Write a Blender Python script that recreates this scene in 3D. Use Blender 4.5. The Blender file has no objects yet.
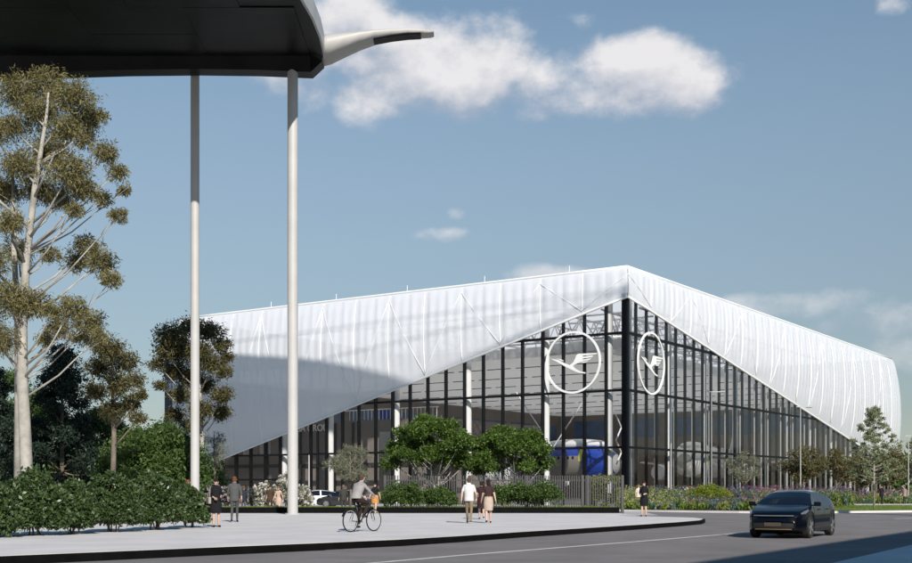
import bpy, bmesh, math, random
import numpy as np
from mathutils import Vector, Matrix
random.seed(7); rng = np.random.default_rng(7)
sc = bpy.context.scene
col = sc.collection
R = math.radians

# ---------------------------------------------------------------- camera
F, CX, HZ, EYE = 1190.0, 456.0, 490.0, 1.45      # focal length and horizon in photo pixels, eye height in metres
cam = bpy.data.cameras.new('camera'); cam_o = bpy.data.objects.new('camera', cam); col.objects.link(cam_o)
cam.sensor_width = 36; cam.lens = F / 912 * 36; cam.shift_y = (HZ - 281.5) / 912; cam.clip_end = 6000
cam_o.location = (0, 0, EYE); cam_o.rotation_euler = (R(90), 0, 0)
sc.camera = cam_o
# ---------------------------------------------------------------- sun, sky, exposure
SUN_B, SUN_E = R(17), R(31)                        # sun stands behind the camera, a little to the right
TS = Vector((math.sin(SUN_B) * math.cos(SUN_E), -math.cos(SUN_B) * math.cos(SUN_E), math.sin(SUN_E)))
sun = bpy.data.lights.new('sun', 'SUN'); sun.energy = 4.2; sun.angle = R(0.53); sun.color = (1.0, 0.945, 0.87)
sun_o = bpy.data.objects.new('sun', sun); col.objects.link(sun_o)
sun_o.rotation_euler = TS.to_track_quat('Z', 'Y').to_euler(); sun_o.location = (0, -20, 60)
sc.view_settings.view_transform = 'Standard'; sc.view_settings.look = 'None'
sc.view_settings.exposure = 0.40; sc.view_settings.gamma = 1.0
sc.cycles.max_bounces = 8; sc.cycles.transparent_max_bounces = 24; sc.cycles.sample_clamp_indirect = 6
sc.cycles.use_denoising = True

world = bpy.data.worlds.new('World'); sc.world = world; world.use_nodes = True
def build_sky():
    nt = world.node_tree; N = nt.nodes; L = nt.links; N.clear()
    def nd(t, **k):
        n = N.new(t)
        for a, b in k.items(): setattr(n, a, b)
        return n
    def m(op, a, b=None, c=None):
        n = nd('ShaderNodeMath', operation=op)
        for i, v in enumerate((a, b, c)):
            if v is None: continue
            if isinstance(v, (int, float)): n.inputs[i].default_value = v
            else: L.new(v, n.inputs[i])
        return n.outputs[0]
    sky = nd('ShaderNodeTexSky', sky_type='NISHITA', sun_disc=False, sun_elevation=SUN_E, sun_rotation=math.pi - SUN_B,
             altitude=50, air_density=1.0, dust_density=0.1, ozone_density=2.6)
    hs = nd('ShaderNodeHueSaturation');  hs.inputs['Hue'].default_value = 0.487
    L.new(sky.outputs[0], hs.inputs['Color'])
    tc = nd('ShaderNodeTexCoord'); sp = nd('ShaderNodeSeparateXYZ'); L.new(tc.outputs['Generated'], sp.inputs[0])
    az = m('ARCTAN2', sp.outputs[0], sp.outputs[1]); el = m('ARCSINE', sp.outputs[2])
    sat = nd('ShaderNodeMapRange', interpolation_type='SMOOTHSTEP'); L.new(el, sat.inputs[0]); sat.inputs[1].default_value = 0.15; sat.inputs[2].default_value = 1.0; sat.inputs[3].default_value = 0.74; sat.inputs[4].default_value = 1.4; L.new(sat.outputs[0], hs.inputs['Saturation'])
    va = nd('ShaderNodeMapRange', interpolation_type='SMOOTHSTEP'); L.new(el, va.inputs[0]); va.inputs[1].default_value = 0.0; va.inputs[2].default_value = 0.42; va.inputs[3].default_value = 0.52; va.inputs[4].default_value = 1.0; L.new(va.outputs[0], hs.inputs['Value'])
    cv = nd('ShaderNodeCombineXYZ'); L.new(az, cv.inputs[0]); L.new(m('MULTIPLY', el, 1.35), cv.inputs[1])
    def field(shift):
        e = m('ADD', el, shift)
        best = None
        for (px, py, rx, ry, wt) in CLOUDS:
            a0 = math.atan((px - CX) / F); e0 = math.atan((HZ - py) / F * math.cos(a0))
            dx = m('MULTIPLY', m('SUBTRACT', az, a0), F / rx); dy = m('MULTIPLY', m('SUBTRACT', e, e0), F / ry)
            r = m('SUBTRACT', wt, m('ADD', m('MULTIPLY', dx, dx), m('MULTIPLY', dy, dy)))
            best = r if best is None else m('MAXIMUM', best, r)
        v = nd('ShaderNodeVectorMath', operation='ADD'); L.new(cv.outputs[0], v.inputs[0]); v.inputs[1].default_value = (0, shift * 1.35, 3.1)
        n1 = nd('ShaderNodeTexNoise'); n1.inputs['Scale'].default_value = 17; n1.inputs['Detail'].default_value = 9; n1.inputs['Roughness'].default_value = 0.56
        L.new(v.outputs[0], n1.inputs['Vector'])
        n2 = nd('ShaderNodeTexNoise'); n2.inputs['Scale'].default_value = 2.1; n2.inputs['Detail'].default_value = 8; n2.inputs['Roughness'].default_value = 0.58
        v2 = nd('ShaderNodeVectorMath', operation='MULTIPLY'); L.new(v.outputs[0], v2.inputs[0]); v2.inputs[1].default_value = (1, 2.4, 1); L.new(v2.outputs[0], n2.inputs['Vector'])
        # scattered cloud all round the sky, thinner inside the part that the named banks fill
        wide = m('MULTIPLY', m('SUBTRACT', n2.outputs[0], 0.655), 7.0)
        b = m('ADD', m('MAXIMUM', best, -1.6), m('MULTIPLY', m('SUBTRACT', n1.outputs[0], 0.5), 2.9))
        return b, n1.outputs[0], wide
    f0, n0, w0 = field(0.0); f1, n1, w1 = field(0.022)
    dens = nd('ShaderNodeMapRange', interpolation_type='SMOOTHSTEP'); L.new(f0, dens.inputs[0]); dens.inputs[1].default_value = 0.0; dens.inputs[2].default_value = 1.05
    inview = nd('ShaderNodeMapRange', interpolation_type='SMOOTHSTEP'); L.new(m('ABSOLUTE', az), inview.inputs[0]); inview.inputs[1].default_value = 0.42; inview.inputs[2].default_value = 0.75
    wd = nd('ShaderNodeMapRange', interpolation_type='SMOOTHSTEP'); L.new(w0, wd.inputs[0]); wd.inputs[1].default_value = 0.0; wd.inputs[2].default_value = 1.0
    up = nd('ShaderNodeMapRange', interpolation_type='SMOOTHSTEP'); L.new(el, up.inputs[0]); up.inputs[1].default_value = -0.02; up.inputs[2].default_value = 0.05
    alpha = m('MULTIPLY', m('MAXIMUM', m('MULTIPLY', dens.outputs[0], 0.93), m('MULTIPLY', m('MULTIPLY', wd.outputs[0], inview.outputs[0]), 0.85)), up.outputs[0])
    low = nd('ShaderNodeMapRange'); L.new(el, low.inputs[0]); low.inputs[1].default_value = 0.10; low.inputs[2].default_value = 0.26; low.inputs[3].default_value = 0.35; low.inputs[4].default_value = 1.0
    alpha = m('MULTIPLY', alpha, low.outputs[0])
    lit = nd('ShaderNodeMapRange'); L.new(m('ADD', m('SUBTRACT', f0, f1), m('MULTIPLY', m('SUBTRACT', n0, 0.5), 2.4)), lit.inputs[0])
    lit.inputs[1].default_value = -0.95; lit.inputs[2].default_value = 0.95
    cc = nd('ShaderNodeMix', data_type='RGBA'); L.new(lit.outputs[0], cc.inputs['Factor'])
    cc.inputs['A'].default_value = (0.37, 0.41, 0.49, 1); cc.inputs['B'].default_value = (0.75, 0.73, 0.735, 1)
    b1 = nd('ShaderNodeBackground'); b1.inputs['Strength'].default_value = 0.080; L.new(hs.outputs[0], b1.inputs['Color'])
    b2 = nd('ShaderNodeBackground'); b2.inputs['Strength'].default_value = 0.88; L.new(cc.outputs['Result'], b2.inputs['Color'])
    mx = nd('ShaderNodeMixShader'); L.new(alpha, mx.inputs[0]); L.new(b1.outputs[0], mx.inputs[1]); L.new(b2.outputs[0], mx.inputs[2])
    out = nd('ShaderNodeOutputWorld'); L.new(mx.outputs[0], out.inputs[0])
CLOUDS = [(340, 32, 75, 52, 1.15), (300, 62, 62, 46, 1.0), (395, 64, 88, 52, 1.2), (462, 68, 92, 50, 1.2), (500, 52, 50, 40, 1.0), (560, 88, 80, 36, 1.05), (635, 78, 92, 42, 1.1), (688, 78, 54, 40, 1.1),
          (572, 18, 40, 20, .45), (437, 236, 42, 13, .75), (452, 214, 22, 12, .3), (550, 276, 75, 14, .75), (520, 213, 20, 10, -.1), (575, 217, 20, 8, -.1), (888, 8, 40, 16, .3),
          (800, 308, 120, 20, .7), (890, 318, 95, 28, .8), (905, 350, 70, 26, .7)]
build_sky()

# ---------------------------------------------------------------- helpers
def H(px, py, z=0.0):                              # photo pixel on a level surface at height z
    d = (EYE - z) * F / (py - HZ)
    return Vector(((px - CX) / F * d, d, z))
def AT(px, d, z=0.0): return Vector(((px - CX) / F * d, d, z))
def ZP(py, d): return EYE + (HZ - py) / F * d

def tag(o, label=None, cat=None, group=None, kind=None):
    if label: o['label'] = label
    if cat: o['category'] = cat
    if group: o['group'] = group
    if kind: o['kind'] = kind
    return o
def empty(name, loc=(0, 0, 0), rz=0.0, label=None, cat=None, group=None):
    o = bpy.data.objects.new(name, None); col.objects.link(o); o.empty_display_size = 0.3
    o.location = loc; o.rotation_euler = (0, 0, rz)
    return tag(o, label, cat, group)

class MB:
    def __init__(s): s.v = []; s.f = []; s.m = []; s.k = 0
    def add(s, vs, fs):
        b = len(s.v); s.v += [tuple(p) for p in vs]; s.f += [tuple(i + b for i in f) for f in fs]; s.m += [s.k] * len(fs)
        return s
    def box(s, c, d, rz=0.0, M=None):
        hx, hy, hz = d[0] / 2, d[1] / 2, d[2] / 2
        ca, sa = math.cos(rz), math.sin(rz); vs = []
        for z in (-hz, hz):
            for x, y in ((-hx, -hy), (hx, -hy), (hx, hy), (-hx, hy)):
                vs.append(Vector((c[0] + x * ca - y * sa, c[1] + x * sa + y * ca, c[2] + z)))
        if M is not None: vs = [M @ v for v in vs]
        return s.add(vs, [(3, 2, 1, 0), (4, 5, 6, 7), (0, 1, 5, 4), (1, 2, 6, 5), (2, 3, 7, 6), (3, 0, 4, 7)])
    def tube(s, pts, rad, n=8, caps=True, sq=1.0):
        pts = [Vector(p) for p in pts]
        if not isinstance(rad, (list, tuple)): rad = [rad] * len(pts)
        vs = []; up = None
        for i, p in enumerate(pts):
            t = (pts[min(i + 1, len(pts) - 1)] - pts[max(i - 1, 0)]).normalized()
            if up is None: up = Vector((0, 0, 1)) if abs(t.z) < 0.9 else Vector((1, 0, 0))
            a = t.cross(up).normalized(); b = a.cross(t).normalized(); up = b
            for k in range(n):
                w = 2 * math.pi * k / n
                vs.append(p + a * math.cos(w) * rad[i] + b * math.sin(w) * rad[i] * sq)
        fs = []
        for i in range(len(pts) - 1):
            for k in range(n):
                fs.append((i * n + k, i * n + (k + 1) % n, (i + 1) * n + (k + 1) % n, (i + 1) * n + k))
        if caps: fs += [tuple(range(n))[::-1], tuple((len(pts) - 1) * n + k for k in range(n))]
        return s.add(vs, fs)
    def rings(s, rs, close=True, caps=True):       # loft through rings of equal length
        n = len(rs[0]); vs = [p for r in rs for p in r]; fs = []
        for i in range(len(rs) - 1):
            for k in range(n if close else n - 1):
                fs.append((i * n + k, i * n + (k + 1) % n, (i + 1) * n + (k + 1) % n, (i + 1) * n + k))
        if caps: fs += [tuple(range(n))[::-1], tuple((len(rs) - 1) * n + k for k in range(n))]
        return s.add(vs, fs)
    def prism(s, poly, z0, z1):
        n = len(poly); vs = [(p[0], p[1], z0) for p in poly] + [(p[0], p[1], z1) for p in poly]
        return s.add(vs, [tuple(range(n))[::-1], tuple(range(n, 2 * n))] + [(k, (k + 1) % n, n + (k + 1) % n, n + k) for k in range(n)])
    def ball(s, c, r, nu=12, nv=8, z0=-1.0, z1=1.0):
        if not isinstance(r, (list, tuple)): r = (r, r, r)
        rs = []
        for j in range(nv + 1):
            zz = z0 + (z1 - z0) * j / nv
            zz = math.sin((math.asin(max(-1, z0)) + (math.asin(min(1, z1)) - math.asin(max(-1, z0))) * j / nv)); q = math.sqrt(max(1e-6, 1 - zz * zz))
            rs.append([(c[0] + r[0] * q * math.cos(2 * math.pi * k / nu), c[1] + r[1] * q * math.sin(2 * math.pi * k / nu), c[2] + r[2] * zz) for k in range(nu)])
        return s.rings(rs)
    def build(s, name, mats, parent=None, smooth=False, bevel=0.0):
        me = bpy.data.meshes.new(name); me.from_pydata(s.v, [], s.f)
        if not isinstance(mats, (list, tuple)): mats = [mats]
        for x in mats: me.materials.append(x)
        if len(mats) > 1: me.polygons.foreach_set('material_index', s.m)
        bm = bmesh.new(); bm.from_mesh(me); bmesh.ops.recalc_face_normals(bm, faces=bm.faces); bm.to_mesh(me); bm.free()
        if smooth: me.polygons.foreach_set('use_smooth', [True] * len(me.polygons)); 
        me.update()
        o = bpy.data.objects.new(name, me); col.objects.link(o); o.parent = parent
        if smooth == 'auto':
            me.set_sharp_from_angle(angle=R(40))
        if bevel: 
            b = o.modifiers.new('bevel', 'BEVEL'); b.width = bevel; b.segments = 2; b.limit_method = 'ANGLE'
        return o
def struct(o): o['kind'] = 'structure'; return o
def copy_tree(o, parent=None):
    c = o.copy(); col.objects.link(c); c.parent = parent
    for ch in list(o.children): copy_tree(ch, c)
    return c

# ---------------------------------------------------------------- materials
def nodes_of(name):
    ma = bpy.data.materials.new(name); ma.use_nodes = True; return ma, ma.node_tree.nodes, ma.node_tree.links
def mat(name, c, rough=0.6, var=0.12, scale=3.0, bump=0.0, bscale=None, metal=0.0, coat=0.0, spec=0.5, c2=None, detail=6, transl=0.0):
    ma, N, L = nodes_of(name); p = N['Principled BSDF']
    p.inputs['Roughness'].default_value = rough; p.inputs['Metallic'].default_value = metal
    p.inputs['Coat Weight'].default_value = coat; p.inputs['Coat Roughness'].default_value = 0.03; p.inputs['Specular IOR Level'].default_value = spec
    tc = N.new('ShaderNodeTexCoord'); n = N.new('ShaderNodeTexNoise'); n.inputs['Scale'].default_value = scale; n.inputs['Detail'].default_value = detail
    L.new(tc.outputs['Object'], n.inputs['Vector'])
    mx = N.new('ShaderNodeMix'); mx.data_type = 'RGBA'
    mr = N.new('ShaderNodeMapRange'); mr.inputs[1].default_value = 0.3; mr.inputs[2].default_value = 0.7; L.new(n.outputs[0], mr.inputs[0]); L.new(mr.outputs[0], mx.inputs['Factor'])
    a = [x * (1 - var) for x in c]; b = [min(1, x * (1 + var)) for x in c] if c2 is None else c2
    mx.inputs['A'].default_value = (*a, 1); mx.inputs['B'].default_value = (*b, 1); L.new(mx.outputs['Result'], p.inputs['Base Color'])
    if bump:
        n2 = N.new('ShaderNodeTexNoise'); n2.inputs['Scale'].default_value = bscale or scale * 6; n2.inputs['Detail'].default_value = 4; L.new(tc.outputs['Object'], n2.inputs['Vector'])
        bp = N.new('ShaderNodeBump'); bp.inputs['Strength'].default_value = bump; bp.inputs['Distance'].default_value = 0.05; L.new(n2.outputs[0], bp.inputs['Height']); L.new(bp.outputs[0], p.inputs['Normal'])
    if transl:
        t = N.new('ShaderNodeBsdfTranslucent'); L.new(mx.outputs['Result'], t.inputs[0]); ms = N.new('ShaderNodeMixShader'); ms.inputs[0].default_value = transl
        L.new(p.outputs[0], ms.inputs[1]); L.new(t.outputs[0], ms.inputs[2]); L.new(ms.outputs[0], N['Material Output'].inputs[0])
    return ma
def leafmat(name, c, c2, transl=0.3, rough=0.5, spec=0.35):
    ma, N, L = nodes_of(name); p = N['Principled BSDF']; p.inputs['Roughness'].default_value = rough; p.inputs['Specular IOR Level'].default_value = spec
    g = N.new('ShaderNodeNewGeometry'); mx = N.new('ShaderNodeMix'); mx.data_type = 'RGBA'
    mx.inputs['A'].default_value = (*c, 1); mx.inputs['B'].default_value = (*c2, 1); L.new(g.outputs['Random Per Island'], mx.inputs['Factor'])
    L.new(mx.outputs['Result'], p.inputs['Base Color'])
    t = N.new('ShaderNodeBsdfTranslucent'); L.new(mx.outputs['Result'], t.inputs[0]); ms = N.new('ShaderNodeMixShader'); ms.inputs[0].default_value = transl
    L.new(p.outputs[0], ms.inputs[1]); L.new(t.outputs[0], ms.inputs[2]); L.new(ms.outputs[0], N['Material Output'].inputs[0])
    return ma
def membrane(name, c, transl, clear):
    ma, N, L = nodes_of(name); p = N['Principled BSDF']; p.inputs['Base Color'].default_value = (*c, 1); p.inputs['Roughness'].default_value = 0.45
    tc = N.new('ShaderNodeTexCoord'); n = N.new('ShaderNodeTexNoise'); n.inputs['Scale'].default_value = 0.35; n.inputs['Detail'].default_value = 5; L.new(tc.outputs['Object'], n.inputs['Vector'])
    cr = N.new('ShaderNodeMix'); cr.data_type = 'RGBA'; L.new(n.outputs[0], cr.inputs['Factor']); cr.inputs['A'].default_value = (*[x * 0.93 for x in c], 1); cr.inputs['B'].default_value = (*c, 1); L.new(cr.outputs['Result'], p.inputs['Base Color'])
    t = N.new('ShaderNodeBsdfTranslucent'); t.inputs[0].default_value = (*c, 1)
    tr = N.new('ShaderNodeBsdfTransparent')
    m1 = N.new('ShaderNodeMixShader'); m1.inputs[0].default_value = transl; L.new(p.outputs[0], m1.inputs[1]); L.new(t.outputs[0], m1.inputs[2])
    m2 = N.new('ShaderNodeMixShader'); m2.inputs[0].default_value = clear; L.new(m1.outputs[0], m2.inputs[1]); L.new(tr.outputs[0], m2.inputs[2])
    L.new(m2.outputs[0], N['Material Output'].inputs[0]); return ma
def glassmat(name, tint, ior=1.42, rough=0.0):
    ma, N, L = nodes_of(name); N.remove(N['Principled BSDF'])
    tr = N.new('ShaderNodeBsdfTransparent'); tr.inputs[0].default_value = (*tint, 1)
    gl = N.new('ShaderNodeBsdfGlossy'); gl.inputs['Roughness'].default_value = rough
    g = N.new('ShaderNodeNewGeometry'); dt = N.new('ShaderNodeVectorMath'); dt.operation = 'DOT_PRODUCT'; L.new(g.outputs['Incoming'], dt.inputs[0]); L.new(g.outputs['Normal'], dt.inputs[1])
    def mm(op, x, y):
        n = N.new('ShaderNodeMath'); n.operation = op
        for i, v in enumerate((x, y)):
            if isinstance(v, (int, float)): n.inputs[i].default_value = v
            else: L.new(v, n.inputs[i])
        return n.outputs[0]
    f0 = ((ior - 1) / (ior + 1)) ** 2
    fr = mm('ADD', mm('MULTIPLY', mm('POWER', mm('SUBTRACT', 1.0, mm('ABSOLUTE', dt.outputs['Value'], 0)), 5.0), 0.75 * (1 - f0)), f0)
    m1 = N.new('ShaderNodeMixShader'); L.new(fr, m1.inputs[0]); L.new(tr.outputs[0], m1.inputs[1]); L.new(gl.outputs[0], m1.inputs[2])
    L.new(m1.outputs[0], N['Material Output'].inputs[0]); return ma

MT = dict(
    asphalt=mat('asphalt', (0.20, 0.183, 0.178), 0.9, 0.15, 0.5, 0.5, 45, spec=0.2),
    paving=mat('pale_concrete_paving', (0.59, 0.56, 0.545), 0.85, 0.09, 0.6, 0.15, 30, spec=0.2),
    plaza=mat('plaza_paving', (0.40, 0.39, 0.38), 0.85, 0.08, 0.4, 0.1, 20),
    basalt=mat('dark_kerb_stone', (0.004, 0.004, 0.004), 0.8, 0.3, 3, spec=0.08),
    paint=mat('road_paint', (0.55, 0.53, 0.50), 0.7, 0.2, 5),
    soil=mat('soil', (0.05, 0.04, 0.03), 0.95, 0.3, 1.2, 0.4),
    turf=mat('turf', (0.12, 0.16, 0.035), 0.95, 0.3, 1.0, 0.5, 25),
    far=mat('meadow', (0.07, 0.09, 0.03), 0.95, 0.3, 0.05, 0.3, 4),
    skin=membrane('etfe_skin', (0.86, 0.88, 0.925), 0.28, 0.13),
    roof=membrane('etfe_roof', (0.93, 0.93, 0.93), 0.85, 0.0),
    whitesteel=mat('white_steel', (0.82, 0.82, 0.81), 0.4, 0.03, 1),
    ceiling=membrane('ceiling_membrane', (0.90, 0.86, 0.80), 0.55, 0.0),
    black=mat('black_mullion', (0.006, 0.006, 0.008), 0.45, 0.3, 2, spec=0.2),
    darksteel=mat('dark_steel', (0.045, 0.047, 0.05), 0.5, 0.2, 2),
    fencegrey=mat('fence_grey', (0.06, 0.058, 0.057), 0.5, 0.15, 2),
    glass=glassmat('facade_glass', (0.925, 0.925, 0.925), 1.24),
    colwhite=mat('column_white', (0.45, 0.44, 0.425), 0.5, 0.05, 1.0),
    brown=mat('interior_brown', (0.24, 0.205, 0.18), 0.7, 0.1, 0.5),
    floor=mat('hall_floor', (0.33, 0.32, 0.31), 0.4, 0.08, 0.4),
    bluewin=mat('interior_blue_glass', (0.10, 0.16, 0.28), 0.15, 0.2, 0.4),
    canopy=mat('canopy_black', (0.0010, 0.0010, 0.0012), 0.35, 0.2, 0.42, 0.3, 0.5, spec=0.10, c2=(0.008, 0.008, 0.0095)),  # mottled dark tones stand in for blotchy reflections on the soffit
    fascia=mat('canopy_fascia', (0.42, 0.42, 0.42), 0.5, 0.05, 1),
    lampwhite=mat('wing_white', (0.42, 0.41, 0.39), 0.5, 0.04, 0.6),
    bark=mat('pale_bark', (0.34, 0.32, 0.28), 0.85, 0.3, 2.0, 0.4, 14),
    bark2=mat('brown_bark', (0.16, 0.13, 0.10), 0.9, 0.3, 3.0, 0.5, 14),
    annex=mat('navy_cladding', (0.045, 0.06, 0.10), 0.5, 0.15, 0.3),
    eu=leafmat('eucalyptus_leaf', (0.105, 0.10, 0.036), (0.29, 0.25, 0.11)),
    eud=leafmat('dark_eucalyptus_leaf', (0.060, 0.062, 0.022), (0.17, 0.145, 0.06)),
    dark=leafmat('dark_conifer_leaf', (0.012, 0.024, 0.018), (0.04, 0.062, 0.038), 0.15),
    mid=leafmat('mid_green_leaf', (0.030, 0.065, 0.014), (0.10, 0.155, 0.035), 0.25),
    fresh=leafmat('fresh_green_leaf', (0.032, 0.072, 0.009), (0.12, 0.19, 0.03), 0.3),
    hedge=leafmat('hedge_leaf', (0.026, 0.055, 0.015), (0.095, 0.14, 0.045), 0.2, 0.4, 0.5),
    olive=leafmat('olive_leaf', (0.13, 0.14, 0.085), (0.27, 0.28, 0.19), 0.25),
    rust=leafmat('autumn_green_leaf', (0.085, 0.085, 0.03), (0.19, 0.16, 0.07), 0.3),
    pale=leafmat('pale_green_leaf', (0.16, 0.19, 0.09), (0.34, 0.37, 0.22), 0.35),
    lime=leafmat('lime_leaf', (0.13, 0.17, 0.015), (0.26, 0.30, 0.04), 0.3),
    teal=leafmat('blue_green_leaf', (0.05, 0.11, 0.09), (0.12, 0.20, 0.17), 0.3),
    blossom=leafmat('white_blossom', (0.55, 0.52, 0.45), (0.78, 0.74, 0.70), 0.3),
    lilac=leafmat('lilac_blossom', (0.24, 0.19, 0.26), (0.48, 0.42, 0.46), 0.3),
    red=leafmat('red_blossom', (0.50, 0.09, 0.05), (0.62, 0.22, 0.12), 0.3),
    violet=leafmat('violet_blossom', (0.16, 0.07, 0.22), (0.45, 0.22, 0.42), 0.3),
    magenta=leafmat('magenta_blossom', (0.40, 0.06, 0.20), (0.55, 0.22, 0.34), 0.3),
    yellow=leafmat('yellow_blossom', (0.45, 0.42, 0.06), (0.60, 0.56, 0.20), 0.3),
    blue=leafmat('blue_blossom', (0.07, 0.11, 0.28), (0.18, 0.24, 0.42), 0.3),
    grass=leafmat('grass_blade', (0.09, 0.14, 0.02), (0.20, 0.26, 0.05), 0.3),
)
# ================================================================= ground, road, pavements
PZ = 0.18                                          # pavement height above the road
def sheet(name, poly, z, m, parent=None):
    b = MB(); b.add([(p[0], p[1], z) for p in poly], [tuple(range(len(poly)))]); o = b.build(name, m, parent)
    return o
ground = struct(sheet('ground', [(-3000, -400), (3000, -400), (3000, 4500), (-3000, 4500)], -0.03, MT['far']))
road = struct(sheet('road', [(-70, -60), (140, -60), (140, 78), (-70, 78)], 0.0, MT['asphalt']))
struct(sheet('plaza', [(-70, 67.5), (11.5, 67.5), (12.5, 80), (17, 104), (-34, 139), (-70, 139)], 0.012, MT['plaza']))
# pavement on the far side of the road, with its dark kerb
front = [(-330, 572), (-120, 561.5), (0, 555.5), (110, 551), (220, 546.5), (320, 542.5), (400, 539), (460, 535.5), (520, 531.5), (580, 528), (640, 524.3), (680, 521.6), (700, 519.9)]
fp = [H(x, y, PZ) for x, y in front]
tip = [H(703, 518.6, PZ), H(694, 517.6, PZ), H(672, 516.9, PZ), H(640, 516.0, PZ), H(628, 514.2, PZ)]
bk = [Vector((9.0, 65.5, PZ)), Vector((-70, 65.5, PZ)), Vector((-70, fp[0].y, PZ))]
pave_poly = fp + tip + bk
b = MB(); b.prism(pave_poly, 0.004, PZ); pav = struct(b.build('pavement', MT['paving']))
def ribbon(name, pts, w, z0, z1, m, parent):
    b = MB(); n = len(pts); inn, out = [], []
    for i, p in enumerate(pts):
        t = (Vector(pts[min(i + 1, n - 1)]) - Vector(pts[max(i - 1, 0)])); t.z = 0; t.normalize(); q = Vector((t.y, -t.x, 0))
        inn.append(Vector(p)); out.append(Vector(p) + q * w)
    rs = [[(a.x, a.y, z0), (c.x, c.y, z0), (c.x, c.y, z1), (a.x, a.y, z1)] for a, c in zip(inn, out)]
    b.rings(rs); return b.build(name, m, parent)
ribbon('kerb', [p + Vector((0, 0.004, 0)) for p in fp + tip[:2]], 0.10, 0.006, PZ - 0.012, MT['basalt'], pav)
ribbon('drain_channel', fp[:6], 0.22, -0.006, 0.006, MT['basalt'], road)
# lane line and the short dash down the road
line = [(300, 568.5), (370, 562.8), (460, 555), (550, 548), (640, 541), (735, 533.2)]
ribbon('lane_line', [H(x, y) for x, y in line], 0.13, -0.004, 0.004, MT['paint'], road)
ribbon('lane_dash', [H(893, 518.6), H(960, 517)], 0.16, -0.004, 0.004, MT['paint'], road)
ribbon('lane_dash', [H(1000, 516.2), H(1060, 515)], 0.16, -0.004, 0.004, MT['paint'], road)
# near pavement on the right
k0, k1 = H(828, 563.5, 0.13), H(912, 544.5, 0.13); kd = (k1 - k0).normalized(); kn = Vector((kd.y, -kd.x, 0))
np_ = [k0 - kd * 45, k1 + kd * 34, k1 + kd * 34 + kn * 7, k0 - kd * 45 + kn * 7]
b = MB(); b.prism(np_, 0.004, 0.13); struct(b.build('near_pavement', MT['paving'], bevel=0.02))
# raised planting strip behind the pavement: dark edging, turf, soil
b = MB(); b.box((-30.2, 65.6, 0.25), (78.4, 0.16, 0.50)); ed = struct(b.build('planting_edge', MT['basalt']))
struct(sheet('turf_strip', [(-70, 65.70), (8.9, 65.70), (8.9, 68.6), (-70, 68.6)], 0.47, MT['turf']))
# beds, lawn and footway right of the side road
def px_poly(l, z): return [H(x, y, z) for x, y in l]
KB = [(614, 511.3), (680, 512.2), (740, 513.0), (800, 513.4), (912, 512.2), (1100, 510.2)]
kb = [H(x, y, 0) for x, y in KB]
b = MB(); b.prism(kb + [Vector((90, 190, 0)), Vector((14, 105, 0))], -0.02, 0.10); struct(b.build('bed_ground', MT['soil']))
ribbon('bed_kerb', kb, 0.22, 0.0, 0.13, MT['paving'], None); struct(bpy.data.objects['bed_kerb'])
lawn_pts = [AT(775, 77.5), AT(1100, 77.5), AT(1100, 104), AT(912, 103), AT(838, 101), AT(790, 95)]
lawn = struct(sheet('lawn', [(p.x, p.y) for p in lawn_pts], 0.116, MT['turf']))
fw = [AT(828, 100), AT(838, 102.5), AT(912, 104.5), AT(1100, 105.5), AT(1100, 116), AT(912, 116), AT(850, 114), AT(818, 108)]
struct(sheet('footway', [(p.x, p.y) for p in fw], 0.122, MT['paving']))
struct(sheet('grass_meadow', [(44, 118), (200, 118), (200, 320), (84, 320)], 0.0, MT['turf']))

# ================================================================= the hall
C0 = AT(627, 106); UL = Vector((-0.826, 0.5635, 0)).normalized(); UR = Vector((0.5635, 0.826, 0)).normalized(); NL, NR = -UR, -UL
LA, LB, ZR = 57.2, 90.2, 21.35
def lc(a, bb, z=0.0): return Vector((C0.x + UL.x * a + UR.x * bb, C0.y + UL.y * a + UR.y * bb, z))
hall = empty('exhibition_hall', C0, 0, 'big glass exhibition hall with a pleated white membrane roof skin', 'building')
def hpart(b, name, m, parent=None, **k):
    o = b.build(name, m, None, **k)
    p = parent or hall
    o.parent = p
    o.matrix_parent_inverse = Matrix.Translation(C0).inverted()
    return o
def sub(b, name, m, parent, **k):
    o = b.build(name, m, None, **k); o.parent = parent; return o
LEVEL = [ZP(447, 106), ZP(389.5, 106), ZP(332, 106)]
APEX = ZP(297, 106)
BOTL = (APEX - 5.15) / 49.6; BOTR = (APEX - 8.35) / 67.8
def zl(s): return APEX - BOTL * s
def zr(s): return APEX - BOTR * s
SP = 2.2
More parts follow.
